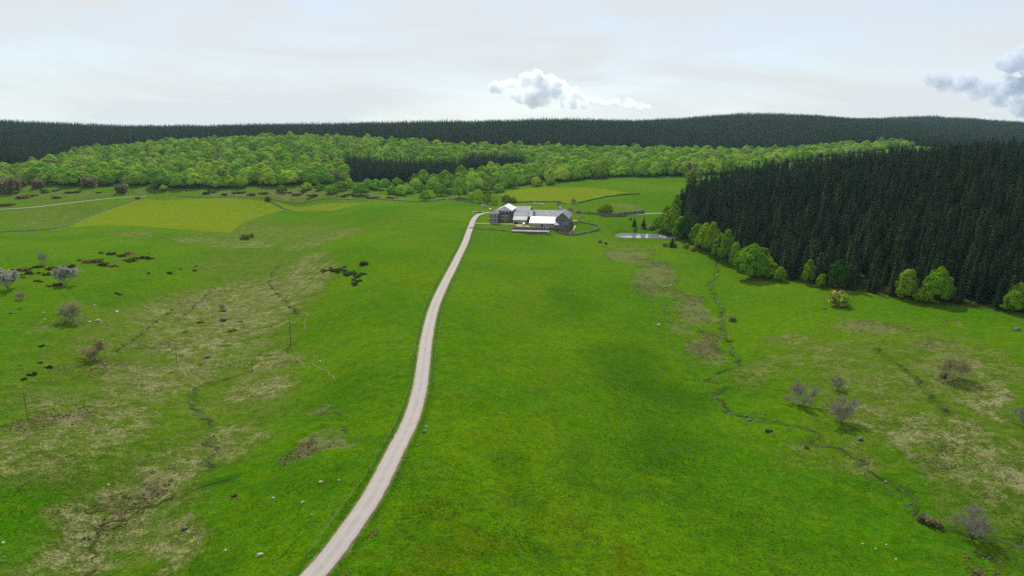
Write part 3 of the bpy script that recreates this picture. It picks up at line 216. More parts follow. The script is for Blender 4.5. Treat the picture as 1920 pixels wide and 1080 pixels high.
def mat_plain(name, col, col2=None, scale=1.0, rough=0.85, bmp=0.0, bdist=0.05, spec=0.2, coords='pos', detail=5.0):
    m, nt, b = nodes(name); b.inputs['Roughness'].default_value = rough; b.inputs['Specular IOR Level'].default_value = spec
    v = pos(nt) if coords == 'pos' else objco(nt)
    f = noise(nt, v, scale, detail)
    c = mixc(nt, ramp(nt, f, 0.3, 0.7), col, col2 or tuple(x * 0.6 for x in col))
    nt.links.new(c, b.inputs['Base Color'])
    if bmp: bump(nt, b, f, bmp, bdist)
    return m
def mat_leaf(name, c1, c2, c3=None, trans=0.35, tcol=None, var=0.25, patch=0.35):
    """foliage: two greens in clumps, a per-tree tint, light passing through the leaves"""
    m = bpy.data.materials.new(name); m.use_nodes = True; nt = m.node_tree; nt.nodes.clear()
    out = nt.nodes.new('ShaderNodeOutputMaterial')
    co = objco(nt); f = noise(nt, co, patch, 3.0)
    oi = nt.nodes.new('ShaderNodeObjectInfo').outputs['Random']
    fine = noise(nt, co, 2.3, 2.0)
    c = mixc(nt, ramp(nt, f, 0.35, 0.65), c1, c2)
    if c3 is not None: c = mixc(nt, ramp(nt, oi, 0.35, 0.95), c, c3)
    val = mth(nt, 'ADD', mth(nt, 'MULTIPLY', oi, var), 1.0 - var * 0.5)
    val = mth(nt, 'MULTIPLY', val, mth(nt, 'ADD', mth(nt, 'MULTIPLY', fine, 0.4), 0.80))
    hs = N(nt, 'HueSaturation'); nt.links.new(c, hs.inputs['Color']); nt.links.new(val, hs.inputs['Value'])
    hue = mth(nt, 'ADD', mth(nt, 'MULTIPLY', mth(nt, 'FRACT', mth(nt, 'MULTIPLY', oi, 7.31)), 0.03), 0.485); nt.links.new(hue, hs.inputs['Hue'])
    d = nt.nodes.new('ShaderNodeBsdfDiffuse'); nt.links.new(hs.outputs['Color'], d.inputs['Color'])
    t = nt.nodes.new('ShaderNodeBsdfTranslucent')
    tc = mixc(nt, 1.0, hs.outputs['Color'], tcol or (1.3, 1.25, 0.5), 'MULTIPLY'); nt.links.new(tc, t.inputs['Color'])
    mx = nt.nodes.new('ShaderNodeMixShader'); mx.inputs['Fac'].default_value = trans
    nt.links.new(d.outputs[0], mx.inputs[1]); nt.links.new(t.outputs[0], mx.inputs[2]); nt.links.new(mx.outputs[0], out.inputs['Surface'])
    return m

def mat_ground():
    m, nt, b = nodes('pasture')
    p = pos(nt); lk = nt.links
    a1 = N(nt, 'Attribute', attribute_name='cover'); a2 = N(nt, 'Attribute', attribute_name='cover_two')
    s1 = nt.nodes.new('ShaderNodeSeparateColor'); lk.new(a1.outputs['Color'], s1.inputs[0])
    s2 = nt.nodes.new('ShaderNodeSeparateColor'); lk.new(a2.outputs['Color'], s2.inputs[0])
    dry, brown, lush = s1.outputs; yel_dim = a1.outputs['Alpha']
    field, soil, floor = s2.outputs; pale = a2.outputs['Alpha']
    n1 = noise(nt, p, 0.011, 3.0); n2 = noise(nt, p, 0.07, 5.0, 0.6); n3 = noise(nt, p, 0.45, 4.0, 0.62, 0.6); n4 = noise(nt, p, 1.9, 3.0, 0.65); n5 = noise(nt, p, 0.16, 6.0, 0.65)
    c = mixc(nt, ramp(nt, n1, 0.35, 0.65), (0.034, 0.124, 0.0012), (0.066, 0.152, 0.0016))
    c = mixc(nt, mth(nt, 'MULTIPLY', ramp(nt, n5, 0.45, 0.72), 0.6), c, (0.090, 0.142, 0.0025))
    c = mixc(nt, mth(nt, 'MULTIPLY', ramp(nt, n2, 0.55, 0.75), 0.6), c, (0.028, 0.094, 0.002))
    k = mth(nt, 'ADD', lush, mth(nt, 'MULTIPLY', mth(nt, 'SUBTRACT', n2, 0.5), 1.4)); c = mixc(nt, mth(nt, 'MULTIPLY', ramp(nt, k, 0.15, 0.95), 0.85), c, (0.018, 0.084, 0.0015))  # lush grass; near patches also paint the foreground's drop in brightness
    k = mth(nt, 'ADD', yel_dim, mth(nt, 'MULTIPLY', mth(nt, 'SUBTRACT', n5, 0.5), 1.3)); c = mixc(nt, mth(nt, 'MULTIPLY', ramp(nt, k, 0.2, 0.9), 0.8), c, (0.066, 0.108, 0.0018))  # olive grass; near the viewpoint its darker tone paints in a dimmer foreground
    c = mixc(nt, field, c, mixc(nt, n2, (0.140, 0.192, 0.004), (0.122, 0.175, 0.004)))
    # dry tussock grass, ragged at three scales
    k = mth(nt, 'ADD', dry, mth(nt, 'MULTIPLY', mth(nt, 'SUBTRACT', n3, 0.5), 1.25)); k = mth(nt, 'ADD', k, mth(nt, 'MULTIPLY', mth(nt, 'SUBTRACT', n5, 0.5), 1.5))
    kd = ramp(nt, mth(nt, 'MULTIPLY', k, ramp(nt, dry, 0.02, 0.25)), 0.30, 1.0)
    c = mixc(nt, mth(nt, 'MULTIPLY', kd, 0.80), c, mixc(nt, ramp(nt, mth(nt, 'ADD', mth(nt, 'MULTIPLY', n4, .5), mth(nt, 'MULTIPLY', n2, .5)), 0.40, 0.62), (0.080, 0.105, 0.016), (0.190, 0.175, 0.070)))
    straw = mth(nt, 'MULTIPLY', ramp(nt, mth(nt, 'ADD', mth(nt, 'ADD', mth(nt, 'MULTIPLY', n4, .25), mth(nt, 'MULTIPLY', n3, .25)), mth(nt, 'MULTIPLY', n5, .5)), 0.46, 0.60), ramp(nt, dry, 0.30, 0.85))
    c = mixc(nt, mth(nt, 'MULTIPLY', straw, 0.85), c, (0.37, 0.325, 0.205))
    c = mixc(nt, mth(nt, 'MULTIPLY', mth(nt, 'ADD', ramp(nt, dry, 0.0, 0.6), mth(nt, 'MULTIPLY', mth(nt, 'SUBTRACT', n2, .5), 1.6), clamp=True), 0.5), c, (0.068, 0.092, 0.013))
    k = mth(nt, 'ADD', brown, mth(nt, 'MULTIPLY', mth(nt, 'SUBTRACT', n3, 0.5), 1.5)); k = mth(nt, 'ADD', k, mth(nt, 'MULTIPLY', mth(nt, 'SUBTRACT', n5, 0.5), 1.3))
    kb = ramp(nt, mth(nt, 'MULTIPLY', k, ramp(nt, brown, 0.02, 0.3)), 0.42, 0.85)
    c = mixc(nt, mth(nt, 'MULTIPLY', kb, 0.62), c, mixc(nt, ramp(nt, n4, 0.3, 0.7), (0.210, 0.175, 0.110), (0.090, 0.090, 0.040)))
    c = mixc(nt, mth(nt, 'MULTIPLY', pale, 0.8), c, (0.23, 0.19, 0.10))
    c = mixc(nt, soil, c, (0.045, 0.034, 0.020))
    c = mixc(nt, floor, c, mixc(nt, n3, (0.035, 0.026, 0.016), (0.04, 0.055, 0.015)))
    n6 = noise(nt, p, 0.95, 2.0, 0.5, 0.3)
    rough_ = mth(nt, 'ADD', 0.25, mth(nt, 'MULTIPLY', mth(nt, 'MAXIMUM', dry, mth(nt, 'MAXIMUM', brown, mth(nt, 'MULTIPLY', lush, .6))), 0.75), clamp=True)
    grain = mth(nt, 'MULTIPLY', ramp(nt, n4, 0.25, 0.75, 0.36, 1.06), ramp(nt, n3, 0.25, 0.75, 0.74, 1.22))
    spots = mth(nt, 'SUBTRACT', 1.0, mth(nt, 'MULTIPLY', ramp(nt, n6, 0.54, 0.72), mth(nt, 'MULTIPLY', rough_, 0.55)))
    grain = mth(nt, 'MULTIPLY', grain, spots)
    c = mixc(nt, 1.0, c, grain, 'MULTIPLY')
    lk.new(c, b.inputs['Base Color']); b.inputs['Roughness'].default_value = 1.0; b.inputs['Specular IOR Level'].default_value = 0.0
    b.inputs['Sheen Weight'].default_value = 0.34; b.inputs['Sheen Roughness'].default_value = 0.45; b.inputs['Sheen Tint'].default_value = (0.30, 0.42, 0.02, 1)   # light caught by blade tips
    h = mth(nt, 'ADD', mth(nt, 'MULTIPLY', n3, 0.7), mth(nt, 'MULTIPLY', n4, 0.35))
    bump(nt, b, h, 0.8, 0.6)
    return m
def mat_road():
    m, nt, b = nodes('worn_pale_tarmac'); lk = nt.links
    p = pos(nt); uv = nt.nodes.new('ShaderNodeUVMap').outputs[0]
    sx = nt.nodes.new('ShaderNodeSeparateXYZ'); lk.new(uv, sx.inputs[0]); u = sx.outputs[0]
    f = noise(nt, p, 0.35, 5.0); g = noise(nt, p, 6.0, 3.0)
    d = mth(nt, 'ABSOLUTE', mth(nt, 'SUBTRACT', u, 0.5))
    wear = ramp(nt, mth(nt, 'ABSOLUTE', mth(nt, 'SUBTRACT', d, 0.22)), 0.0, 0.1, 1.0, 0.0)
    c = mixc(nt, ramp(nt, f, 0.3, 0.7), (0.292, 0.262, 0.246), (0.262, 0.235, 0.220))
    c = mixc(nt, mth(nt, 'MULTIPLY', wear, 0.55), c, (0.325, 0.295, 0.280))
    e = ramp(nt, mth(nt, 'ADD', d, mth(nt, 'MULTIPLY', mth(nt, 'SUBTRACT', noise(nt, p, 0.7, 5.0), 0.5), 0.13)), 0.445, 0.480)
    c = mixc(nt, mth(nt, 'MULTIPLY', ramp(nt, d, 0.0, 0.07, 1.0, 0.0), mth(nt, 'MULTIPLY', ramp(nt, f, .35, .6), 0.5)), c, (0.20, 0.185, 0.16))
    c = mixc(nt, e, c, mixc(nt, f, (0.16, 0.115, 0.06), (0.24, 0.19, 0.10)))
    c = mixc(nt, mth(nt, 'MULTIPLY', ramp(nt, noise(nt, p, 0.12, 6.0), 0.6, 0.72), 0.3), c, (0.19, 0.17, 0.16))
    lk.new(mixc(nt, 1.0, c, ramp(nt, g, 0.2, 0.8, 0.9, 1.08), 'MULTIPLY'), b.inputs['Base Color'])
    b.inputs['Roughness'].default_value = 0.85
    return m
def mat_roof(name, c1, c2, rough, spec, row=2.2, patch=0.35):
    m, nt, b = nodes(name); lk = nt.links
    co = objco(nt)
    f = noise(nt, co, patch, 5.0, 0.6); g = noise(nt, co, 3.0, 3.0)
    sx = nt.nodes.new('ShaderNodeSeparateXYZ'); lk.new(co, sx.inputs[0])
    w = N(nt, 'TexWave', Scale=row, Distortion=1.0, wave_type='BANDS', bands_direction='Z'); lk.new(co, w.inputs['Vector'])
    c = mixc(nt, ramp(nt, f, 0.32, 0.68), c1, c2)
    c = mixc(nt, 1.0, c, ramp(nt, g, 0.2, 0.8, 0.72, 1.2), 'MULTIPLY')
    lk.new(c, b.inputs['Base Color'])
    lk.new(ramp(nt, g, 0.2, 0.8, rough - 0.06, rough + 0.10), b.inputs['Roughness']); b.inputs['Specular IOR Level'].default_value = spec
    bump(nt, b, mth(nt, 'ADD', w.outputs['Fac'], g), 0.25, 0.06)
    return m
def mat_stone(name, c1, c2, c3, scale=2.0):
    m, nt, b = nodes(name); lk = nt.links
    co = objco(nt)
    v = N(nt, 'TexVoronoi', Scale=scale); lk.new(co, v.inputs['Vector'])
    e = N(nt, 'TexVoronoi', Scale=scale, feature='DISTANCE_TO_EDGE'); lk.new(co, e.inputs['Vector'])
    f = noise(nt, co, 0.4, 4.0)
    sh = nt.nodes.new('ShaderNodeSeparateColor'); lk.new(v.outputs['Color'], sh.inputs[0])
    c = mixc(nt, sh.outputs[0], c1, c2); c = mixc(nt, ramp(nt, f, 0.4, 0.7), c, c3)
    c = mixc(nt, ramp(nt, e.outputs['Distance'], 0.0, 0.06, 0.75, 0.0), c, tuple(x * 0.45 for x in c1))
    lk.new(c, b.inputs['Base Color']); bump(nt, b, e.outputs['Distance'], 0.6, 0.08)
    return m
def mat_water(name, col, rough, scale, strength):
    m, nt, b = nodes(name)
    b.inputs['Base Color'].default_value = col + (1,); b.inputs['Roughness'].default_value = rough; b.inputs['Specular IOR Level'].default_value = 0.9 if 'pond' in name else 0.4
    b.inputs['IOR'].default_value = 1.33
    bump(nt, b, noise(nt, pos(nt), scale, 3.0), strength, 0.05)
    return m
def mat_volume(name, density, aniso, col=(1, 1, 1)):
    m = bpy.data.materials.new(name); m.use_nodes = True; nt = m.node_tree; nt.nodes.clear()
    o = nt.nodes.new('ShaderNodeOutputMaterial'); v = nt.nodes.new('ShaderNodeVolumePrincipled')
    v.inputs['Density'].default_value = density; v.inputs['Anisotropy'].default_value = aniso; v.inputs['Color'].default_value = col + (1,)
    nt.links.new(v.outputs['Volume'], o.inputs['Volume'])
    return m

M_GROUND = mat_ground(); M_ROAD = mat_road()
M_GRAVEL = mat_plain('pale_gravel', (0.36, 0.33, 0.28), (0.27, 0.24, 0.19), 0.8, 0.9)
M_DIRT = mat_plain('dark_wet_soil', (0.030, 0.027, 0.013), (0.034, 0.060, 0.006), .5, 1.0, 0.5, 0.2, spec=0.0)
M_TRAIL = mat_plain('worn_earth', (0.17, 0.135, 0.075), (0.09, 0.11, 0.03), 0.8, 0.95)
M_PATH = mat_plain('sandy_path', (0.36, 0.30, 0.20), (0.28, 0.23, 0.13), 0.7, 0.95)
M_SPRUCE = mat_leaf('spruce_needles', (0.020, 0.042, 0.019), (0.028, 0.048, 0.020), (0.040, 0.054, 0.022), 0.12, (1.1, 1.0, 0.6), 1.0, 0.6)
M_BEECH = mat_leaf('young_beech_leaves', (0.190, 0.360, 0.022), (0.135, 0.290, 0.020), (0.245, 0.370, 0.034), 0.20, (1.3, 1.25, 0.5), 0.5, 0.22)
M_BEECH2 = mat_leaf('fresh_edge_leaves', (0.175, 0.315, 0.015), (0.110, 0.230, 0.012), (0.210, 0.325, 0.020), 0.38, (1.4, 1.3, 0.4), 0.3, 0.25)
M_DARKLEAF = mat_leaf('dark_green_leaves', (0.022, 0.062, 0.010), (0.032, 0.080, 0.010), None, 0.25, (1.2, 1.3, 0.4), 0.2, 0.3)
M_GOLD = mat_leaf('golden_leaves', (0.230, 0.290, 0.020), (0.150, 0.210, 0.018), None, 0.4, (1.4, 1.2, 0.4), 0.1, 0.3)
M_BARK = mat_plain('grey_bark', (0.085, 0.075, 0.062), (0.050, 0.043, 0.036), 3.0, 0.95)
M_DBARK = mat_plain('dark_spruce_bark', (0.030, 0.026, 0.022), (0.020, 0.018, 0.016), 3.0, 0.95)
M_TWIG = mat_plain('bare_twigs', (0.30, 0.265, 0.22), (0.225, 0.20, 0.165), 1.0, 0.95, coords='obj')
M_TWIGO = mat_plain('olive_twigs', (0.40, 0.38, 0.22), (0.30, 0.28, 0.17), 1.0, 0.95, coords='obj')
M_TWIGB = mat_plain('purple_brown_twigs', (0.34, 0.28, 0.225), (0.25, 0.21, 0.17), 1.0, 0.95, coords='obj')
M_BLOSSOM = mat_leaf('white_blossom', (0.40, 0.41, 0.35), (0.32, 0.33, 0.27), None, 0.25, (1, 1, 0.9), 0.1, 0.5)
M_OLIVE = mat_leaf('olive_buds', (0.33, 0.34, 0.09), (0.26, 0.27, 0.08), None, 0.5, (1.2, 1.1, 0.6), 0.25, 0.5)
M_GORSE = mat_leaf('gorse_scrub', (0.045, 0.048, 0.022), (0.075, 0.070, 0.030), (0.085, 0.065, 0.034), 0.2, (1, 1, 0.6), 0.3, 1.0)
M_YELLOW = mat_leaf('gorse_flowers', (0.36, 0.25, 0.010), (0.27, 0.20, 0.020), None, 0.2, (1, 0.9, 0.3), 0.2, 1.5)
M_JUNIPER = mat_leaf('juniper_scrub', (0.045, 0.085, 0.016), (0.075, 0.115, 0.022), None, 0.25, (1, 1, 0.6), 0.3, 1.0)
M_BROWNBUSH = mat_leaf('brown_budding_bush', (0.19, 0.155, 0.10), (0.14, 0.12, 0.075), (0.19, 0.165, 0.10), 0.35, (1.1, 1.0, 0.7), 0.3, 0.5)
M_ROCK = [mat_stone('grey_granite', (0.13, 0.125, 0.115), (0.085, 0.082, 0.076), (0.16, 0.15, 0.13), 1.5),
          mat_plain('pale_granite', (0.42, 0.40, 0.36), (0.30, 0.28, 0.24), 3.0, 0.9, 0.4, 0.1),
          mat_plain('lichen_granite', (0.36, 0.23, 0.09), (0.28, 0.25, 0.20), 3.5, 0.9, 0.4, 0.1)]
M_DRYWALL = mat_stone('dry_stone', (0.17, 0.16, 0.14), (0.09, 0.085, 0.075), (0.24, 0.22, 0.19), 1.6)
M_WOOD = mat_plain('weathered_wood', (0.13, 0.115, 0.095), (0.075, 0.066, 0.055), 2.0, 0.9)
M_POST = mat_plain('fence_wood', (0.115, 0.098, 0.075), (0.07, 0.06, 0.045), 2.0, 0.9)
M_WIRE = mat_plain('galvanised_wire', (0.30, 0.30, 0.29), (0.22, 0.22, 0.21), 4.0, 0.5)

# ------------------------------------------------------------------ ground shape: terrain + road bed + pond
def resample(line, step):
    P = np.array(line, float)[:, :2]
    pts = []
    for i in range(len(P) - 1):
        p0 = P[max(i - 1, 0)]; p1 = P[i]; p2 = P[i + 1]; p3 = P[min(i + 2, len(P) - 1)]
        n = max(1, int(np.hypot(*(p2 - p1)) / step))
        for k in range(n):
            t = k / n
            pts.append(0.5 * ((2 * p1) + (-p0 + p2) * t + (2 * p0 - 5 * p1 + 4 * p2 - p3) * t * t + (-p0 + 3 * p1 - 3 * p2 + p3) * t ** 3))
    pts.append(P[-1])
    return np.array(pts)
def smooth1(z, k):
    zp = np.concatenate([np.full(k, z[0]), z, np.full(k, z[-1])])
    return np.convolve(zp, np.ones(2 * k + 1) / (2 * k + 1), 'valid')
def graded(line, step):
    p = resample(line, step); z = smooth1(base_height(p[:, 0], p[:, 1]), 3)
    return np.column_stack([p, z])
ROAD_C = graded(ROAD, 6.0); LANE_C = graded(LANE, 14.0); TRACK_C = graded(TRACK, 8.0)
POND_P = np.array(POND)[:, :2]
def inside(poly, x, y):
    poly = np.asarray(poly, float); res = np.zeros(np.shape(x), bool)
    xj, yj = poly[-1]
    for xi, yi in poly:
        with np.errstate(divide='ignore', invalid='ignore'):
            c = ((yi > y) != (yj > y)) & (x < (xj - xi) * (y - yi) / (yj - yi + 1e-12) + xi)
        res ^= c; xj, yj = xi, yi
    return res
def sstep(a, b, v):
    t = np.clip((v - a) / (b - a), 0, 1); return t * t * (3 - 2 * t)
def ground(x, y):
    x = np.asarray(x, float); y = np.asarray(y, float)
    z = base_height(x, y)
    r = np.hypot(x, y)
    near = 1 - sstep(700, 1200, r)
    z = z + near * ((vnoise(x, y, 34, 1) - 0.5) * 0.9 + (vnoise(x, y, 11, 2) - 0.5) * 0.40 + (vnoise(x, y, 3.7, 3) - 0.5) * 0.16)
    bog = np.maximum(1 - sstep(60, 150, np.hypot(x + 105, (y - 225) * .75)), 1 - sstep(45, 115, np.hypot(x - 125, (y - 190) * .8)))
    z = z + bog * ((vnoise(x, y, 8.5, 5) - 0.5) * 0.75 + (vnoise(x, y, 3.1, 6) - 0.5) * 0.42)
    z = z + (1 - near) * (vnoise(x, y, 90, 4) - 0.5) * 5.0
    for line, wid in ((ROAD_C, 2.9), (LANE_C, 2.2), (TRACK_C, 2.2)):
        lo = line.min(0) - 12; hi = line.max(0) + 12
        m = (x > lo[0]) & (x < hi[0]) & (y > lo[1]) & (y < hi[1])
        if m.any():
            d, zz = _segdist(x[m], y[m], [tuple(q) for q in line])
            k = 1 - sstep(wid, wid + 5.0, d)
            z[m] = z[m] * (1 - k) + zz * k
    lo = POND_P.min(0) - 14; hi = POND_P.max(0) + 14
    m = (x > lo[0]) & (x < hi[0]) & (y > lo[1]) & (y < hi[1])
    if m.any():
        P = [(a, b, 0) for a, b in POND_P] + [(POND_P[0][0], POND_P[0][1], 0)]
        d, _ = _segdist(x[m], y[m], P); ins = inside(POND_P, x[m], y[m])
        sd = np.where(ins, -d, d)
        zz = np.maximum(np.minimum(z[m], -4.2), -5.9)
        zm = z[m] * sstep(4, 13, sd) + zz * (1 - sstep(4, 13, sd))
        zm = np.where(sd < 3.2, np.minimum(zm, -6.34 - 0.8 * (1 - sstep(-5, 0.5, sd))), zm)
        z[m] = zm
    return z
def gz(x, y): return float(ground(np.array([x]), np.array([y]))[0])

# ------------------------------------------------------------------ ground sheet
def build_ground():
    a_f = np.linspace(R(-43), R(43), 640); a_b = np.linspace(R(43), R(317), 60)[1:-1]
    az = np.concatenate([a_f, a_b])
    r = np.concatenate([[1.0, 20, 40, 55], np.geomspace(65, 1050, 640), np.geomspace(1050, 4700, 130)[1:]])
    A, RR = np.meshgrid(az, r)
    X = RR * np.sin(A); Y = RR * np.cos(A)
    Z = ground(X, Y)
    nr, na = X.shape
    idx = np.arange(nr * na).reshape(nr, na); nx = np.roll(idx, -1, 1)
    faces = np.stack([idx[:-1], nx[:-1], nx[1:], idx[1:]], -1).reshape(-1, 4)[:, ::-1]
    V = np.stack([X, Y, Z], -1).reshape(-1, 3)
    me = make_mesh('ground', V, faces, [M_GROUND], smooth=True)
    x = V[:, 0]; y = V[:, 1]
    xd = x + (vnoise(x, y, 26, 11) - .5) * 16 + (vnoise(x, y, 8, 12) - .5) * 6; yd = y + (vnoise(x, y, 26, 13) - .5) * 22 + (vnoise(x, y, 8, 14) - .5) * 8
    cov = np.zeros((4, len(x)))
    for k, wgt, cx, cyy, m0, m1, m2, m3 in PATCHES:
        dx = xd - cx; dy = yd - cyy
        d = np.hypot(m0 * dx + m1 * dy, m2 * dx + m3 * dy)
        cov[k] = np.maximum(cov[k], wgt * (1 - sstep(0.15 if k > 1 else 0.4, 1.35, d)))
    two = np.zeros((4, len(x)))
    for f in FIELDS:
        two[0] = np.maximum(two[0], inside(f, x, y))
    for nm in (PLANTATION, WOOD, STAND, RIDGE):
        two[2] = np.maximum(two[2], inside(nm, x, y))
    d, _ = _segdist(x, y, [tuple(q) for q in ROAD_C]); two[3] = np.maximum(two[3], 0.7 * (1 - sstep(2.1, 3.0, d)))
    cov[2] = np.maximum(cov[2], 0.75 * (1 - sstep(3.0, 6.0, d)) * (d > 2.6))
    for dl in DITCHES:
        d, _ = _segdist(x, y, dl); cov[2] = np.maximum(cov[2], 0.9 * (1 - sstep(0.5, 3.5, d)))
    d, _ = _segdist(x, y, STREAM); cov[2] = np.maximum(cov[2], 0.6 * (1 - sstep(0.5, 3.5, d)))
    cov[:2] *= 1 - .9 * two[0]
    for nm, arr in (('cover', cov), ('cover_two', two)):
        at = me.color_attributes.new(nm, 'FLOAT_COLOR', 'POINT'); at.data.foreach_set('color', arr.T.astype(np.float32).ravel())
    o = obj('ground', me); tag(o, kind='structure')
    return o
GROUND = build_ground()

# ------------------------------------------------------------------ ribbons on the ground: road, lane, tracks, water courses
def ribbon(name, line, width, mat, step=1.5, lift=0.06, seed=0, jitter=0.0, kind='structure', cols=5):
    p = resample(line, step); n = len(p)
    if jitter > .3: p = p + np.column_stack([vnoise(p[:, 0], p[:, 1], 2.6, 77) + vnoise(p[:, 0], p[:, 1], 1.1, 78) * .5 - .75, vnoise(p[:, 0], p[:, 1], 2.6, 79) + vnoise(p[:, 0], p[:, 1], 1.1, 80) * .5 - .75]) * 2.6
    t = np.gradient(p, axis=0); t /= np.linalg.norm(t, axis=1)[:, None] + 1e-9
    nrm = np.column_stack([t[:, 1], -t[:, 0]])
    s = np.cumsum(np.hypot(*np.diff(p, axis=0, prepend=p[:1]).T))
    wv = width * (1 + jitter * (vnoise(s, s * 0 + seed, 2.3, seed + 20) - .5) * 2)
    wl = width * (1 + jitter * (vnoise(s, s * 0 + seed, 1.7, seed + 40) - .5) * 2)
    if jitter >= .9:
        gap = np.clip(vnoise(s, s * 0 + seed, 3.1, seed + 60) * 3.4 - 1.0, 0.28 if jitter < 1 else 0.03, 1.7); wv = wv * gap; wl = wl * gap
    us = np.linspace(0, 1, cols)
    off = (-wl[:, None] * .5) * (1 - us) + (wv[:, None] * .5) * us
    X = p[:, :1] + nrm[:, :1] * off; Y = p[:, 1:] + nrm[:, 1:] * off
    Z = ground(X, Y) + lift
    # skirts
    X = np.concatenate([X[:, :1], X, X[:, -1:]], 1); Y = np.concatenate([Y[:, :1], Y, Y[:, -1:]], 1); Z = np.concatenate([Z[:, :1] - lift - .25, Z, Z[:, -1:] - lift - .25], 1)
    c = cols + 2; idx = np.arange(n * c).reshape(n, c)
    f = np.stack([idx[:-1, :-1], idx[:-1, 1:], idx[1:, 1:], idx[1:, :-1]], -1).reshape(-1, 4)
    me = make_mesh(name, np.stack([X, Y, Z], -1).reshape(-1, 3), f, [mat], smooth=False)
    uv = me.uv_layers.new(name='UVMap')
    U = np.concatenate([[0], us, [1]]); UV = np.stack([np.broadcast_to(U, (n, c)), np.broadcast_to(s[:, None], (n, c))], -1).reshape(-1, 2)
    uv.data.foreach_set('uv', UV[f.ravel()].astype(np.float32).ravel())
    o = obj(name, me); tag(o, kind=kind)
    return o
M_STREAM = mat_water('stream_water', (0.07, 0.065, 0.05), 0.3, 3.0, 1.0)
M_POND = mat_water('pond_water', (0.17, 0.18, 0.19), 0.07, 1.2, 0.10)  # base colour lifted to stand in for sky glare on the water
ribbon('road', ROAD, 4.6, M_ROAD, 0.8, 0.10, 9, 0.035, cols=9)
ribbon('lane', LANE, 3.2, M_GRAVEL, 4.0, 0.12)
ribbon('track', TRACK, 3.4, M_GRAVEL, 4.0, 0.12)
ribbon('stream_bank', STREAM, 0.8, M_DIRT, 0.6, 0.05, 3, 0.95)
ribbon('stream', STREAM, 0.13, M_STREAM, 0.6, 0.09, 5, 1.0)
for i, dl in enumerate(DITCHES):
    ribbon('ditch_bank', dl, 0.70, M_DIRT, 0.7, 0.05, 7 + i, 1.0)
ribbon('ditch', DITCHES[0], 0.08, M_STREAM, 0.7, 0.10, 17, 1.0)
def flat_poly(name, pts, mat, kind='structure'):
    P = np.array(pts); me = make_mesh(name, P, [list(range(len(P)))], [mat]); o = obj(name, me); tag(o, kind=kind); return o
_pp = resample([tuple(p) for p in POND] + [POND[0]], 2.0)[:-1]
for fp_ in FOOTPATHS: ribbon('footpath', fp_, 0.26, M_TRAIL, 0.7, 0.05, 23, 0.6)
flat_poly('pond', [(a, b, -6.1) for a, b in (_pp if ((_pp[:, 0] * np.roll(_pp[:, 1], -1) - np.roll(_pp[:, 0], -1) * _pp[:, 1]).sum() > 0) else _pp[::-1])], M_POND)

# ------------------------------------------------------------------ plant meshes
def quads(cent, ax, ay, tri=False):
    """leaf faces: centre +- ax +- ay"""
    n = len(cent)
    if tri:
        V = np.stack([cent - ax * .5, cent + ax * .5, cent + ay], 1).reshape(-1, 3); return V, np.arange(n * 3).reshape(n, 3)
    V = np.stack([cent - ax - ay, cent + ax - ay, cent + ax + ay, cent - ax + ay], 1).reshape(-1, 3)
    return V, np.arange(n * 4).reshape(n, 4)
def unit(v): return v / (np.linalg.norm(v, axis=-1, keepdims=True) + 1e-9)
def tube_np(path, rad, sides=5):
    path = np.asarray(path, float); n = len(path); rad = np.broadcast_to(rad, (n,))
    t = unit(np.gradient(path, axis=0)); a = unit(np.cross(t, np.array([0.31, 0.95, 0.05]))); b = np.cross(t, a)
    th = np.linspace(0, 2 * np.pi, sides, endpoint=False)
    V = path[:, None] + rad[:, None, None] * (np.cos(th)[None, :, None] * a[:, None] + np.sin(th)[None, :, None] * b[:, None])
    idx = np.arange(n * sides).reshape(n, sides); nx = np.roll(idx, -1, 1)
    F = np.stack([idx[:-1], nx[:-1], nx[1:], idx[1:]], -1).reshape(-1, 4)
    return V.reshape(-1, 3), F
class MB:
    def __init__(s): s.v = []; s.f = []; s.m = []; s.n = 0
    def add(s, V, F, mat=0):
        V = np.asarray(V, float)
        s.v.append(V)
        for f in (F.tolist() if isinstance(F, np.ndarray) else F): s.f.append([i + s.n for i in f]); s.m.append(mat)
        s.n += len(V)
    def box(s, x0, x1, y0, y1, z0, z1, mat=0):
        s.add([(x0, y0, z0), (x1, y0, z0), (x1, y1, z0), (x0, y1, z0), (x0, y0, z1), (x1, y0, z1), (x1, y1, z1), (x0, y1, z1)],
              [(3, 2, 1, 0), (4, 5, 6, 7), (0, 1, 5, 4), (1, 2, 6, 5), (2, 3, 7, 6), (3, 0, 4, 7)], mat)
    def tube(s, path, rad, sides=6, mat=0, cap=True):
        V, F = tube_np(path, rad, sides); n = len(V)
        F = F.tolist()
        if cap: F = F + [list(range(sides))[::-1], list(range(n - sides, n))]
        s.add(V, F, mat)
    def slab(s, quad, th, mat=0):
        q = np.array(quad, float); nn = unit(np.cross(q[1] - q[0], q[2] - q[0]))
        k = len(q); V = np.concatenate([q, q - nn * th])
        F = [list(range(k)), list(range(k, 2 * k))[::-1]] + [[i, i + k, (i + 1) % k + k, (i + 1) % k] for i in range(k)]
        s.add(V, F, mat)
    def prism(s, poly, axis_vec, mat=0):
        q = np.array(poly, float); k = len(q); V = np.concatenate([q, q + np.array(axis_vec)])
        F = [list(range(k))[::-1], list(range(k, 2 * k))] + [[i, (i + 1) % k, (i + 1) % k + k, i + k] for i in range(k)]
        s.add(V, F, mat)
    def mesh(s, name, mats, smooth=False):
        return make_mesh(name, np.concatenate(s.v), s.f, mats, s.m, smooth)
    def build(s, name, mats, parent=None, **k):
        return obj(name, s.mesh(name, mats if isinstance(mats, (list, tuple)) else [mats]), parent, **k)

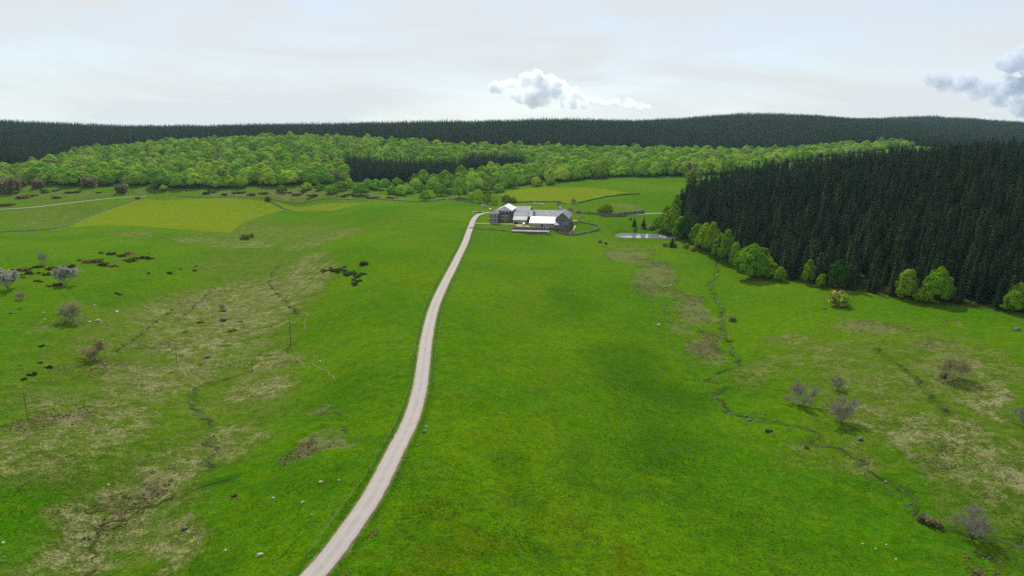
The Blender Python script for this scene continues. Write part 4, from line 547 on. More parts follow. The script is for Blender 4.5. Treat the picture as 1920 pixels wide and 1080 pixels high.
def spruce_meshes(seed, H=22.0, Rm=4.0, low=0.05, dens=1.0):
    g = np.random.default_rng(seed)
    C, AX, AY = [], [], []
    nl = int(32 * dens)
    lean = g.normal(0, .012, 2)
    for i in range(nl):
        t = (i + g.uniform(-.35, .35)) / nl; t = min(max(t, 0), .985)
        z = H * (low + (1 - low) * t)
        rr = Rm * ((1 - t) ** 0.72) * (0.90 + .1 * math.sin(i * 2.1)) + .16
        if t < .12: rr *= .85 + t * 1.25
        nb = max(4, int((9 if t < .6 else 7) * (0.7 + 0.3 * dens)))
        th0 = g.uniform(0, 6.28)
        for b in range(nb):
            th = th0 + 6.283 * b / nb + g.normal(0, .2)
            ln = rr * g.uniform(.68, 1.14)
            k = max(2, int(ln / .75) + 1)
            for j in range(k):
                u = (j + .6) / k
                d = np.array([math.cos(th), math.sin(th), 0.0]); sd = np.array([-d[1], d[0], 0])
                droop = -.28 * ln * u + .16 * ln * u * u + (0.2 if t > .75 else 0)
                c = np.array([lean[0] * z, lean[1] * z, z]) + d * ln * (u - .18) + np.array([0, 0, droop])
                for sg in (-1, 1):
                    dir_ = unit(d * 0.8 + sd * sg * g.uniform(.35, .9) + np.array([0, 0, g.uniform(-.55, .0)]))
                    L_ = g.uniform(.8, 1.3) * (.55 + .45 * ln / Rm) * 1.15
                    wv = unit(np.cross(dir_, g.normal(0, .5, 3) + np.array([0, 0, 1.2]))) * L_ * g.uniform(.5, .8)
                    C.append(c); AX.append(wv); AY.append(dir_ * L_)
    for k in range(6):
        th = k * 1.05; C.append(np.array([lean[0] * H, lean[1] * H, H * .955])); AX.append(np.array([math.cos(th), math.sin(th), 0]) * .28); AY.append(np.array([math.cos(th + 1.5) * .1, math.sin(th + 1.5) * .1, 1.0]) * H * .05)
    V, F = quads(np.array(C), np.array(AX), np.array(AY), tri=True)
    crown = make_mesh('spruce_crown', V, F, [M_SPRUCE])
    m = MB(); m.tube([(0, 0, -1), (lean[0] * 4, lean[1] * 4, 4), (lean[0] * H * .95, lean[1] * H * .95, H * .93)], [.26, .20, .03], 6)
    return crown, m.mesh('spruce_trunk', [M_DBARK], True)

def beech_meshes(seed, mat, Rc=8.0, Hc=13.5, n=2600, trunk_h=1.6, leaf=.62, top=1.0, lobes=26):
    """broad dome of leaf clumps reaching almost to the ground, on a short trunk with limbs"""
    g = np.random.default_rng(seed)
    z0 = .24 * Hc
    LC, LR = [], []
    sq = (g.uniform(.8, 1.15), g.uniform(.8, 1.15))
    for i in range(lobes):
        u = ((i + .5) / lobes) ** 1.15; ph = i * 2.39996 + g.uniform(-.35, .35)
        el = math.asin(min(u, .995)); r_ = g.uniform(.19, .42) * Rc
        rr = max(Rc * math.cos(el) * g.uniform(.82, 1.12) - r_ * .72, 0.0); zz = z0 + (Hc - z0) * math.sin(el) * g.uniform(.90, 1.05) - r_ * .62 * math.sin(el)
        LC.append((rr * math.cos(ph) * sq[0], rr * math.sin(ph) * sq[1], zz)); LR.append(r_)
    LC.append((0, 0, Hc * .42)); LR.append(Rc * .56)
    LC = np.array(LC); LR = np.array(LR)
    wts = LR ** 2; wts[-1] *= .6; li = g.choice(len(LC), n, p=wts / wts.sum())
    d = unit(g.normal(0, 1, (n, 3))); d[:, 2] = np.where(d[:, 2] < -.55, -d[:, 2] * .5, d[:, 2]); d = unit(d)
    rad = LR[li] * np.clip(g.normal(.97, .07, n), .6, 1.15)
    nc = n // 5; rad[:nc] *= .66
    c = LC[li] + d * rad[:, None] * np.array([1, 1, .85])
    c[:, 2] = np.maximum(c[:, 2], .05 * Hc + g.uniform(0, .09, n) * Hc)
    outw = unit(c - np.array([0, 0, Hc * .3]))
    nrm = unit(d * .8 + outw * 1.1 + g.normal(0, .30, (n, 3)))
    ax = unit(np.cross(nrm, g.normal(0, 1, (n, 3)))); ay = np.cross(nrm, ax)
    sz = leaf * g.uniform(.55, 1.25, n)[:, None] * (Rc / 8.0); sz[:nc] *= 2.4
    V, F = quads(c, ax * sz, ay * sz * .75)
    crown = make_mesh('leaf_crown', V, F, [mat])
    m = MB(); m.tube([(0, 0, -.8), (.1, 0, trunk_h), (.0, .1, Hc * .55)], [.042 * Rc + .1, .035 * Rc + .05, .1], 7)
    for k in range(6):
        e = LC[(k * 5 + 2) % len(LC)]
        m.tube([(0, 0, trunk_h * .8), (e[0] * .45, e[1] * .45, trunk_h + (e[2] - trunk_h) * .6), tuple(e)], [.022 * Rc, .014 * Rc, .03], 5)
    return crown, m.mesh('trunk', [M_BARK], True)

def twig_tree(seed, Hn=7.5, Wn=10.0, stems=5, depth=4, twig_r=.018, lean=0.0, leafmat=None, nleaf=0, leafsz=.12, mat=None, flat=1.0, dens=1.0):
    """leafless tree: limbs dividing into fine twigs (crown), a short trunk"""
    g = np.random.default_rng(seed)
    m = MB(); tr = MB(); tips = []
    th_ = .055 * Hn
    tr.tube([(0, 0, -.4), (lean * .2, 0, th_), (lean * .4, 0, th_ * 1.9)], [.030 * Wn * .8, .024 * Wn * .8, .014 * Wn], 6)
    def grow(p, d, ln, r, lv):
        n = 3; pts = [p]
        q = p.copy(); dd = d.copy()
        for i in range(n):
            dd = unit(dd + g.normal(0, .16, 3) + np.array([0, 0, .03])); q = q + dd * ln / n; pts.append(q.copy())
        m.tube(pts, np.linspace(r, r * .55, n + 1), 4 if lv < 2 else 3, cap=False)
        if lv >= depth: tips.append((pts[-1], dd)); tips.append((pts[1], dd)); return
        k = int(round((3.3 if lv < 2 else 3.3) * dens)) + (g.random() < .3) + (g.random() < .4)
        for j in range(k):
            at = pts[-1] if j == 0 else pts[g.integers(1, n + 1)]
            sp = .30 if j == 0 else g.uniform(.55, 1.0)
            nd = unit(dd + unit(g.normal(0, 1, 3)) * sp + np.array([0, 0, .12]))
            grow(np.array(at), nd, ln * g.uniform(.58, .78), max(r * (.62 if j else .75), twig_r), lv + 1)
    base = np.array([lean * .3, 0, th_ * 1.2])
    for s in range(stems):
        th = 6.283 * s / stems + g.uniform(-.4, .4); out = g.uniform(.6, 1.35) * Wn / Hn * .8
        if s == 0: out *= .2
        grow(base, unit(np.array([math.cos(th) * out + lean, math.sin(th) * out, 1.0])), Hn * .42, .016 * Wn, 1)
    V = np.concatenate(m.v)
    w = np.percentile(np.hypot(V[:, 0] - (lean * Hn * .4), V[:, 1]), 97); h = np.percentile(V[:, 2], 99.3)
    S = np.array([Wn * .5 / w, Wn * .5 / w, Hn / h])
    m.v = [v * S for v in m.v]; mats = [mat or M_TWIG]
    T0 = np.array([t[0] for t in tips]) * S; D0 = np.array([t[1] for t in tips]); q_ = 5
    c_ = np.repeat(T0, q_, 0) - np.repeat(D0, q_, 0) * g.uniform(0, .05, (len(T0) * q_, 1)) * Wn; dr = unit(np.repeat(D0, q_, 0) * .7 + g.normal(0, .55, (len(c_), 3)) + [0, 0, .1])
    wd = unit(np.cross(dr, g.normal(0, 1, (len(c_), 3)))) * twig_r * .8; Vt, Ft = quads(c_, wd, dr * (g.uniform(.05, .11, (len(c_), 1)) * Wn), tri=True); m.add(Vt, Ft, 0)
    if leafmat is not None and nleaf:
        T_ = np.array([t[0] for t in tips]) * S; ii = g.integers(0, len(T_), nleaf)
        c = T_[ii] + g.normal(0, .03 * Wn, (nleaf, 3)); ax = unit(g.normal(0, 1, (nleaf, 3))); ay = unit(np.cross(ax, g.normal(0, 1, (nleaf, 3))))
        sz = leafsz * g.uniform(.6, 1.3, nleaf)[:, None]
        Vq, Fq = quads(c, ax * sz, ay * sz); m.add(Vq, Fq, 1); mats.append(leafmat)
    return m.mesh('twig_crown', mats), tr.mesh('trunk', [M_BARK], True)

def bush_mesh(seed, mats, frac=0.0, n=420, flat=.55, leaf=.10, twigs=0, rag=.25):
    """unit bush: 1 wide, leaf faces over a lumpy dome; a share of them in the second material"""
    g = np.random.default_rng(seed)
    k = 9; LC = np.column_stack([g.uniform(-.34, .34, k), g.uniform(-.34, .34, k), g.uniform(.02, .26, k)]) ; LR = g.uniform(.14, .24, k)
    li = g.integers(0, k, n); d = unit(g.normal(0, 1, (n, 3))); d[:, 2] = np.where(d[:, 2] < -.5, -d[:, 2], d[:, 2])
    c = LC[li] + d * (LR[li] * g.uniform(.6, 1.12, n))[:, None]
    c[:, 2] *= flat / .5; c = c * (1 + g.normal(0, rag * .15, (n, 1)))
    c[:, 2] = np.maximum(c[:, 2], g.uniform(.01, .08, n))
    nrm = unit(d + g.normal(0, .7, (n, 3))); ax = unit(np.cross(nrm, g.normal(0, 1, (n, 3)))); ay = np.cross(nrm, ax)
    sz = (leaf * g.uniform(.5, 1.2, n))[:, None]
    V, F = quads(c, ax * sz, ay * sz * .7)
    m = MB(); fl = np.zeros(n, int)
    if frac > 0:
        side = g.uniform(0, 6.28); val = np.cos(side) * c[:, 0] + np.sin(side) * c[:, 1] + g.normal(0, .22, n) + c[:, 2] * .4
        fl = (val > np.quantile(val, 1 - frac)).astype(int)
    m.add(V, F); m.m = fl.tolist()
    for i in range(twigs):
        th = g.uniform(0, 6.28); rr = g.uniform(.1, .5)
        m.tube([(0, 0, 0), (rr * .5 * math.cos(th), rr * .5 * math.sin(th), flat * .5), (rr * math.cos(th + .2), rr * math.sin(th + .2), flat * g.uniform(.7, 1.05))], [.012, .008, .003], 3, mat=2 if len(mats) > 2 else 0, cap=False)
    return m.mesh('foliage', mats)

SPRUCES = [spruce_meshes(100 + i, H, r) for i, (H, r) in enumerate([(23, 4.1), (24.5, 3.8), (21, 4.3), (23.5, 3.5), (19, 3.9)])]
SPRUCES_FAR = [spruce_meshes(150 + i, H, r, .06, .42) for i, (H, r) in enumerate([(21, 3.7), (23, 3.9), (19, 3.6)])]
BEECHES = [beech_meshes(200 + i, M_BEECH, 8.0, h, 4600, 1.6, .46) for i, h in enumerate([11.5, 12.5, 10.5, 13.0, 11.0])]
EDGE_B = [beech_meshes(230 + i, M_BEECH2, 8.0, h, 6000, 1.6, .40, 1.0, 34) for i, h in enumerate([15.0, 14.0, 20.0])]
DARK_B = [beech_meshes(240, M_DARKLEAF, 8.0, 14.0, 6000, 1.6, .40, 1.0, 32)]
GOLD_B = [beech_meshes(250, M_GOLD, 8.0, 11.5, 6000, 1.2, .40, 1.0, 32)]
BROWN_T = [twig_tree(260, 9.0, 11.0, 6, 4, .05, mat=M_TWIGB, leafmat=M_BROWNBUSH, nleaf=900, leafsz=.40)]

# ------------------------------------------------------------------ tree things
def tree(name, pair, loc, scale, rz, label, cat='tree', group=None):
    e = empty(name, loc, rz, scale); tag(e, label, cat, group)
    obj('crown', pair[0], e); obj('trunk', pair[1], e)
    return e
def scatter(poly, s, jit=.38, seed=0):
    P = np.array(poly); lo, hi = P.min(0), P.max(0); g = np.random.default_rng(seed)
    xs = np.arange(lo[0], hi[0], s); ys = np.arange(lo[1], hi[1], s * .87)
    X, Y = np.meshgrid(xs, ys); X = X + (np.arange(len(ys)) % 2)[:, None] * s * .5
    X = X.ravel() + g.uniform(-jit, jit, X.size) * s; Y = Y.ravel() + g.uniform(-jit, jit, Y.size) * s
    m = inside(P, X, Y); return X[m], Y[m]
CP, SPI = math.cos(R(12.766)), math.sin(R(12.766))
def view(x, y, z):
    zz = z - 75.0; f = y * CP - zz * SPI; u = y * SPI + zz * CP
    return 960 + 1280 * x / f, 540 - 1280 * u / f, f
def forest(name, x, y, scl, var, sources, label, cat):
    """one mass of instanced trees; the tree shapes are those of the single trees"""
    z = ground(x, y); n = len(x)
    me = make_mesh(name, np.column_stack([x, y, z - .2]), [])
    for nm, ty, val in (('tree_scale', 'FLOAT_VECTOR', scl), ('tree_turn', 'FLOAT', rng.uniform(0, 6.283, n)), ('tree_kind', 'INT', var)):
        a = me.attributes.new(nm, ty, 'POINT')
        a.data.foreach_set('vector' if ty == 'FLOAT_VECTOR' else 'value', np.asarray(val, np.int32 if ty == 'INT' else np.float32).ravel())
    o = obj(name, me); tag(o, label, cat, kind='stuff')
    ng = bpy.data.node_groups.new(name, 'GeometryNodeTree')
    ng.interface.new_socket('Geometry', in_out='INPUT', socket_type='NodeSocketGeometry'); ng.interface.new_socket('Geometry', in_out='OUTPUT', socket_type='NodeSocketGeometry')
    gi = ng.nodes.new('NodeGroupInput'); go = ng.nodes.new('NodeGroupOutput'); ip = ng.nodes.new('GeometryNodeInstanceOnPoints')
    jo = ng.nodes.new('GeometryNodeJoinGeometry')
    for src in sources:
        j2 = ng.nodes.new('GeometryNodeJoinGeometry'); gti = ng.nodes.new('GeometryNodeGeometryToInstance')
        for s in src:
            oi = ng.nodes.new('GeometryNodeObjectInfo'); oi.transform_space = 'ORIGINAL'; oi.inputs['Object'].default_value = s; oi.inputs['As Instance'].default_value = False
            ng.links.new(oi.outputs['Geometry'], j2.inputs[0])
        ng.links.new(j2.outputs[0], gti.inputs[0]); ng.links.new(gti.outputs[0], jo.inputs[0])
    def at(nm, ty):
        a = ng.nodes.new('GeometryNodeInputNamedAttribute'); a.data_type = ty; a.inputs['Name'].default_value = nm; return a.outputs['Attribute']
    cx = ng.nodes.new('ShaderNodeCombineXYZ'); ng.links.new(at('tree_turn', 'FLOAT'), cx.inputs[2])
    ng.links.new(gi.outputs[0], ip.inputs['Points']); ng.links.new(jo.outputs[0], ip.inputs['Instance']); ip.inputs['Pick Instance'].default_value = True
    ng.links.new(at('tree_kind', 'INT'), ip.inputs['Instance Index']); ng.links.new(cx.outputs[0], ip.inputs['Rotation']); ng.links.new(at('tree_scale', 'FLOAT_VECTOR'), ip.inputs['Scale'])
    ng.links.new(ip.outputs[0], go.inputs[0])
    md = o.modifiers.new('trees', 'NODES'); md.node_group = ng
    return o
def kids(e): return [c for c in COL.objects if c.parent is e]

# lone deciduous trees
LEAF_ALT = {11: 0, 23: 'gold', 16: 'gold'}
for i, (x, y, z, w, label) in enumerate(BEECH):
    pr = GOLD_B[0] if LEAF_ALT.get(i) == 'gold' else BEECHES[i % 5]
    s = w / 16.6
    tree('deciduous_tree', pr, (x, y, gz(x, y) - .1), (s, s, s * random.uniform(.88, 1.08) * (1.75 if 11 <= i <= 15 else 1.25 if i in (16, 17, 20) else 1.0)), random.uniform(0, 6.28), label)
for i, (x, y, z, w) in enumerate(BELT):
    s = w / 16.6; tree('deciduous_tree', BEECHES[(i * 3) % 5], (x, y, gz(x, y) - .1), (s, s, s * random.uniform(.9, 1.15)), random.uniform(0, 6.28), 'light green tree in the broken tree belt around the foot of the dark spruce stand', 'tree', 'trees around the spruce stand')
for i, (x, y, z, w, label) in enumerate(EDGE):
    pr = DARK_B[0] if i in (3, 8) else EDGE_B[[1, 2, 2, 0, 1, 0, 2, 2, 0, 0, 1, 1][i]]
    s = w / 16.6; hw = [.95, 1.9, 1.95, 1.3, 1.4, 1.5, 2.0, 1.8, 1.1, 1.15, 1.45, 1.2][i]; hm = max(v.co.z for v in pr[0].vertices)
    tree('deciduous_tree', pr, (x, y, gz(x, y) - .1), (s, s, hw * w / hm), random.uniform(0, 6.28), label)

for i, (x, y, z, w, hw) in enumerate(BAND):
    pr = EDGE_B[i % 3]; s = w * 1.15 / 16.6; hm = max(v.co.z for v in pr[0].vertices)
    tree('deciduous_tree', pr, (x, y, gz(x, y) - .1), (s, s, hw * w / hm), random.uniform(0, 6.28), 'fresh green broadleaf tree filling the lower plantation edge between pond and large beech', 'tree', 'broadleaf trees along the lower plantation edge')
# spruce plantation: the nearest trees singly, the rest as one mass
X, Y = scatter(PLANTATION, 6.9, .47, 3)
Zg = ground(X, Y)
sc_ = rng.uniform(.58, 1.16, len(X)) * (.76 + .24 * sstep(120, 330, X)) * (.88 + .24 * vnoise(X, Y, 22, 91)); wd_ = rng.uniform(.95, 1.35, len(X)); vr = rng.integers(0, 5, len(X))
PX, PY, PF = view(X, Y, Zg + 12)
ok = (PX > -20) & (PX < 1945)
order = np.argsort(np.where(ok, PF / sc_, 1e9))
single = order[:292]
for j in single:
    tree('spruce_tree', SPRUCES[vr[j]], (X[j], Y[j], Zg[j] - .2), (sc_[j] * wd_[j], sc_[j] * wd_[j], sc_[j]), random.uniform(0, 6.28),
         'tall dark spruce in the near rows of the plantation on the hillside', 'spruce', 'near spruces of the hillside plantation')
first_spruces = {}
for e in [o for o in COL.objects if o.name.startswith('spruce_tree')]:
    ks = kids(e); first_spruces.setdefault(ks[0].data.name, ks)
SRC_S = list(first_spruces.values())
rest = np.setdiff1d(np.arange(len(X)), single)
S3 = np.column_stack([sc_ * wd_, sc_ * wd_, sc_])[rest]
forest('spruce_forest', X[rest], Y[rest], S3, rng.integers(0, len(SRC_S), len(rest)), SRC_S, 'dense dark spruce plantation covering the hillside behind its front rows', 'forest')
for i, (x, y, z, w, label) in enumerate(SPRUCE1):
    s = w / 7.6
    tree('spruce_tree', SPRUCES[i % 5], (x, y, gz(x, y) - .1), (s, s, min(s, 1.0) * .46), random.uniform(0, 6.28), label, 'spruce')

# beech wood: the largest-looking trees singly, the rest as one mass
X, Y = scatter(WOOD, 13.2, .46, 5)
m = ~inside(STAND, X, Y); _d, _ = _segdist(X, Y, [(a, b, 0) for a, b in WOOD[:29]]); m &= (_d > 16) | (rng.random(len(X)) < .7); X, Y = X[m], Y[m]; Zg = ground(X, Y)
dE, _ = _segdist(X, Y, [(a, b, 0) for a, b in WOOD[:29]]); front = dE < 16
sc_ = np.where(front, rng.uniform(.8, 1.65, len(X)), rng.uniform(.66, 1.34, len(X))); PX, PY, PF = view(X, Y, Zg + 8)
brown = rng.random(len(X)) < np.where(PX < 110, .14, .05)
ok = (PX > 0) & (PX < 1920) & (PY > 250) & ~((PX > 1260) & (PY > 345 - (PX - 1290) * .12))
order = np.argsort(np.where(ok, PF / sc_, 1e9)); single = order[:240]
zone = [('light green round tree at the near edge of the wood left of the spruce stand', 'near trees of the left wood'),
        ('light green tree in the broken tree belt around the foot of the dark spruce stand', 'trees around the spruce stand'),
        ('light green round tree in the wood edge above the meadows behind the farm', 'near trees of the wood above the farm meadows')]
def three(s, k): return (s * k, s * k, s)
for j in single:
    zl = zone[0] if PX[j] < 640 else zone[1] if PX[j] < 960 else zone[2]
    if brown[j]:
        tree('budding_tree', BROWN_T[0], (X[j], Y[j], Zg[j]), (sc_[j],) * 3, random.uniform(0, 6.28), 'purple brown tree not yet in leaf among the green trees at the wood edge', 'tree', 'unleafed trees at the wood edge')
    else:
        tree('deciduous_tree', BEECHES[j % 5], (X[j], Y[j], Zg[j] - .1), (sc_[j], sc_[j], sc_[j] * random.uniform(.85, 1.1)), random.uniform(0, 6.28), zl[0], 'tree', zl[1])
first_b = {}
for e in [o for o in COL.objects if o.name.startswith(('deciduous_tree', 'budding_tree'))]:
    ks = kids(e)
    if ks[0].data in [b[0] for b in BEECHES] + [BROWN_T[0][0]]: first_b.setdefault(ks[0].data.name, ks)
SRC_B = list(first_b.values())
rest = np.setdiff1d(np.arange(len(X)), single)
S3 = np.column_stack([sc_, sc_, sc_ * rng.uniform(.85, 1.1, len(X))])[rest]
forest('beech_forest', X[rest], Y[rest], S3, np.where(rng.random(len(rest)) < .04, 0, rng.integers(0, len(SRC_B), len(rest))), SRC_B, 'light green beech wood rolling over the slope below the far ridge', 'forest')

# dark stand in the wood, and the far ridge, as masses
srcs = []
for cr, tk in SPRUCES_FAR:      # the shapes of the far trees stand at the rim of the stand
    x, y = STAND[len(srcs) * 2]; e = tree('spruce_tree', (cr, tk), (x, y, gz(x, y)), .9, 0, 'dark spruce in the lower rim of the spruce stand inside the beech wood', 'spruce', 'rim spruces of the stand in the beech wood'); srcs.append(kids(e))
X, Y = scatter(STAND, 5.6, .36, 8); s = rng.uniform(.80, 1.15, len(X))
forest('spruce_stand', X, Y, np.column_stack([s, s, s]), rng.integers(0, 3, len(X)), srcs, 'dark spruce stand set inside the light green beech wood', 'forest')
X, Y = scatter(RIDGE, 7.4, .40, 9)
Zg = ground(X, Y); PX, PY, PF = view(X, Y, Zg); m = (PX > -120) & (PX < 2040); X, Y = X[m], Y[m]
s = rng.uniform(.72, 1.2, len(X)) * (0.9 + .3 * vnoise(X, Y, 60, 31)); wv = rng.uniform(1.0, 1.35, len(X))
forest('ridge_forest', X, Y, np.column_stack([s * wv, s * wv, s]), rng.integers(0, 3, len(X)), srcs, 'dark conifer forest covering the long ridge on the skyline', 'forest')
print('trees', len(COL.objects), 'ridge', len(X))

# ------------------------------------------------------------------ leafless and blossoming trees, shrubs
TW = {'grey': [twig_tree(300, 7.2, 10, 6, 5, .020), twig_tree(301, 7.0, 10, 5, 5, .020), twig_tree(302, 7.6, 10, 7, 5, .020)],
      'lean': [twig_tree(303, 11.0, 10, 4, 5, .025, lean=.55)],
      'white': [twig_tree(304, 8.2, 10, 6, 4, .03, leafmat=M_BLOSSOM, nleaf=3600, leafsz=.17)],
      'olive': [twig_tree(305, 7.8, 10, 7, 5, .018, leafmat=M_OLIVE, nleaf=2200, leafsz=.09, mat=M_TWIGO), twig_tree(306, 7.0, 10, 6, 5, .018, leafmat=M_OLIVE, nleaf=3000, leafsz=.10, mat=M_TWIGO)]}
for i, (x, y, z, w, kind, label) in enumerate(BARE):
    k = TW[kind]; pr = k[i % len(k)]; s = w / 10.0
    tree('leafless_tree' if kind in ('grey', 'lean') else 'blossom_tree' if kind == 'white' else 'budding_tree', pr, (x, y, gz(x, y)), s, 0.0 if kind == 'lean' else random.uniform(0, 6.28), label)
SHR = {'olive': [bush_mesh(320 + i, [M_OLIVE, M_BEECH, M_TWIG], .25, 900, .68, .055, 60) for i in range(3)],
       'brown': [bush_mesh(330 + i, [M_BROWNBUSH, M_OLIVE, M_TWIGB], .12, 900, .66, .050, 70) for i in range(3)],
       'dark': [bush_mesh(340, [M_JUNIPER, M_JUNIPER, M_TWIG], 0, 600, .7, .08, 10)]}
for i, (x, y, z, w, kind, label) in enumerate(SHRUB):
    k = SHR[kind]; o = obj('shrub', k[i % len(k)], None, (x, y, gz(x, y) - .05), random.uniform(0, 6.28), w); tag(o, label, 'shrub')
GM = [[bush_mesh(350 + 5 * t + i, [M_GORSE, M_YELLOW], fr, 420, .40, .075) for i in range(3)] for t, fr in enumerate((0, .10, .40, .85))]
GN_ = ['dark low gorse bush without flowers', 'dark gorse bush with a few yellow flowers', 'gorse bush half covered in yellow flowers', 'small tuft of bright yellow gorse']
for i, (x, y, z, w, t) in enumerate(GORSE):
    if y > 560: pl = 'on the heath below the left wood'
    elif x > 0: pl = 'beside the stream in the right pasture'
    elif y > 385 and x > -252: pl = 'in the scattered patch on the left slope'
    elif y > 325: pl = 'around the blossoming trees' if x < -215 else 'at the upper rim of the dry bog'
    elif x > -165: pl = 'inside the dry bog'
    elif y < 170: pl = 'in the lower left field'
    else: pl = 'low on the left pasture'
    o = obj('gorse_bush', GM[t][i % 3], None, (x, y, gz(x, y) - .03), random.uniform(0, 6.28), (w * 1.1, w * .9, min(w, 4.5) * .85))
    tag(o, GN_[t] + ' ' + pl, 'bush', 'gorse bushes ' + pl)
JM = [bush_mesh(380 + i, [M_JUNIPER, M_JUNIPER, M_TWIG], 0, 500, .8, .09, 12) for i in range(3)]
for i, (x, y, z, w) in enumerate(GULLY + [(a + random.uniform(-3, 3), b + random.uniform(-5, 5), c, d * .8) for a, b, c, d in GULLY]):
    o = obj('juniper_bush', JM[i % 3], None, (x, y, gz(x, y) - .1), random.uniform(0, 6.28), (w * 1.35, w * 1.2, w * .6)); tag(o, 'dark juniper bush in the eroded gully on the hill flank', 'bush', 'juniper bushes in the gully')

# ------------------------------------------------------------------ boulders
def boulder_mesh(seed, mat):
    bm = bmesh.new(); bmesh.ops.create_icosphere(bm, subdivisions=3, radius=.5); g = np.random.default_rng(seed)
    cuts = [(Vector(unit(g.normal(0, 1, 3))), g.uniform(.26, .40)) for _ in range(9)]
    for v in bm.verts:
        p = v.co.copy()
        for n_, d_ in cuts:
            k = p.dot(n_) - d_
            if k > 0: p -= n_ * k * .85
        p *= 1 + .10 * (g.random() - .5)
        p.z = p.z * .72 + .16; v.co = p
    me = bpy.data.meshes.new('boulder'); bm.to_mesh(me); bm.free(); me.materials.append(mat); return me
BM_ = [[boulder_mesh(400 + 10 * t + i, M_ROCK[t]) for i in range(3)] for t in range(3)]
for i, (x, y, z, w, t, label) in enumerate(BOULDER):
    o = obj('boulder', BM_[t][i % 3], None, (x, y, gz(x, y) - .06), random.uniform(0, 6.28), (w * .95, w * .75, w * .8)); tag(o, label, 'boulder')

_sp = resample(STREAM, 3.0)
for k in range(46):
    q = _sp[min(len(_sp) - 1, int((k / 46) ** 1.0 * (len(_sp) * .62)))] + np.array([random.uniform(-.7, .7), random.uniform(-.9, .9)])
    o = obj('boulder', BM_[1 if k % 3 else 0][k % 3], None, (q[0], q[1], gz(q[0], q[1]) - .05), random.uniform(0, 6.28), (random.uniform(.45, 1.1), random.uniform(.4, .8), random.uniform(.4, .8)))
    tag(o, 'small stone lying in the bed of the stream along the pasture', 'stone', 'stones in the stream bed'); o.name = 'stream_stone'
# ------------------------------------------------------------------ fences, walls, poles
_pm = MB(); _pm.tube([(0, 0, -.4), (.01, 0, .6), (.0, .01, 1.25)], [.075, .07, .06], 6); POST = _pm.mesh('post', [M_POST])
for line, step, label in FENCES:
    p = resample(line, step); z = ground(p[:, 0], p[:, 1])
    e = empty('wire_fence', (p[0][0], p[0][1], z[0])); tag(e, label, 'fence')
    for k in range(len(p)):
        hj = random.uniform(.85, 1.15)
        o = obj('post', POST, e, (p[k][0] - p[0][0], p[k][1] - p[0][1], z[k] - z[0]), random.uniform(0, 6), (1, 1, hj)); o.rotation_euler = (random.gauss(0, .05), random.gauss(0, .05), 0)
    for h in (.45, .80, 1.08):
        w_ = MB(); w_.tube(np.column_stack([p - p[0], z + h - z[0]]), .006, 3); w_.build('wire', M_WIRE, e)
def stone_wall(line, h, wd, label, name='stone_wall'):
    p = resample(line, 1.6); n = len(p); g = np.random.default_rng(len(label))
    t = unit(np.gradient(p, axis=0)); nr = np.column_stack([t[:, 1], -t[:, 0]])
    prof = [(-.5, -.6), (-.46, .35), (-.40, .75), (-.30, 1.0), (.30, 1.0), (.40, .75), (.46, .35), (.5, -.6)]
    zb = ground(p[:, 0], p[:, 1]); V = []
    for k in range(n):
        hh = h * (.82 + .36 * g.random())
        for a, b in prof:
            V.append((p[k][0] + nr[k][0] * a * wd * g.uniform(.85, 1.15) - p[0][0], p[k][1] + nr[k][1] * a * wd * g.uniform(.85, 1.15) - p[0][1], zb[k] - zb[0] + b * hh))
    c = len(prof); idx = np.arange(n * c).reshape(n, c)
    F = np.stack([idx[:-1, :-1], idx[1:, :-1], idx[1:, 1:], idx[:-1, 1:]], -1).reshape(-1, 4).tolist() + [list(range(c)), list(range((n - 1) * c, n * c))[::-1]]
    o = obj(name, make_mesh(name, V, F, [M_HEDGE if name == 'hedge_bank' else M_DRYWALL]), None, (p[0][0], p[0][1], zb[0])); tag(o, label, 'wall' if name == 'stone_wall' else 'hedge')
    return o
M_HEDGE = mat_plain('rough_bank', (0.035, 0.055, 0.014), (0.05, 0.045, 0.025), .8, 1.0, .6, .3)
for line, h, wd, label in WALLS: stone_wall(line, h, wd, label, 'hedge_bank' if 'hedge' in label else 'stone_wall')
stone_wall(RETAIN, 3.2, 1.0, 'tall retaining wall of grey stone under the pale track by the pond')
for i, (x, y, z, hh, label) in enumerate(POLES):
    e = empty('utility_pole', (x, y, gz(x, y)), R(20)); tag(e, label, 'pole')
    r = .19 if i == 0 else .11
    m = MB(); m.tube([(0, 0, -.6), (0, 0, hh)], [r, r * .75], 8); m.build('shaft', M_WOOD, e)
    m = MB(); m.box(-.7, .7, -.06, .06, hh - .75, hh - .6); m.build('crossarm', M_WOOD, e)
    for k in (-.6, 0, .6):
        m = MB(); m.tube([(k, 0, hh - .6), (k, 0, hh - .45), (k, 0, hh - .38)], [.04, .07, .03], 6); m.build('insulator', M_ROCK[1], e)
    if i == 0:
        m = MB(); m.box(-.62, -.2, -.22, .22, hh - 2.4, hh - 1.5); m.build('transformer', M_WIRE, e)

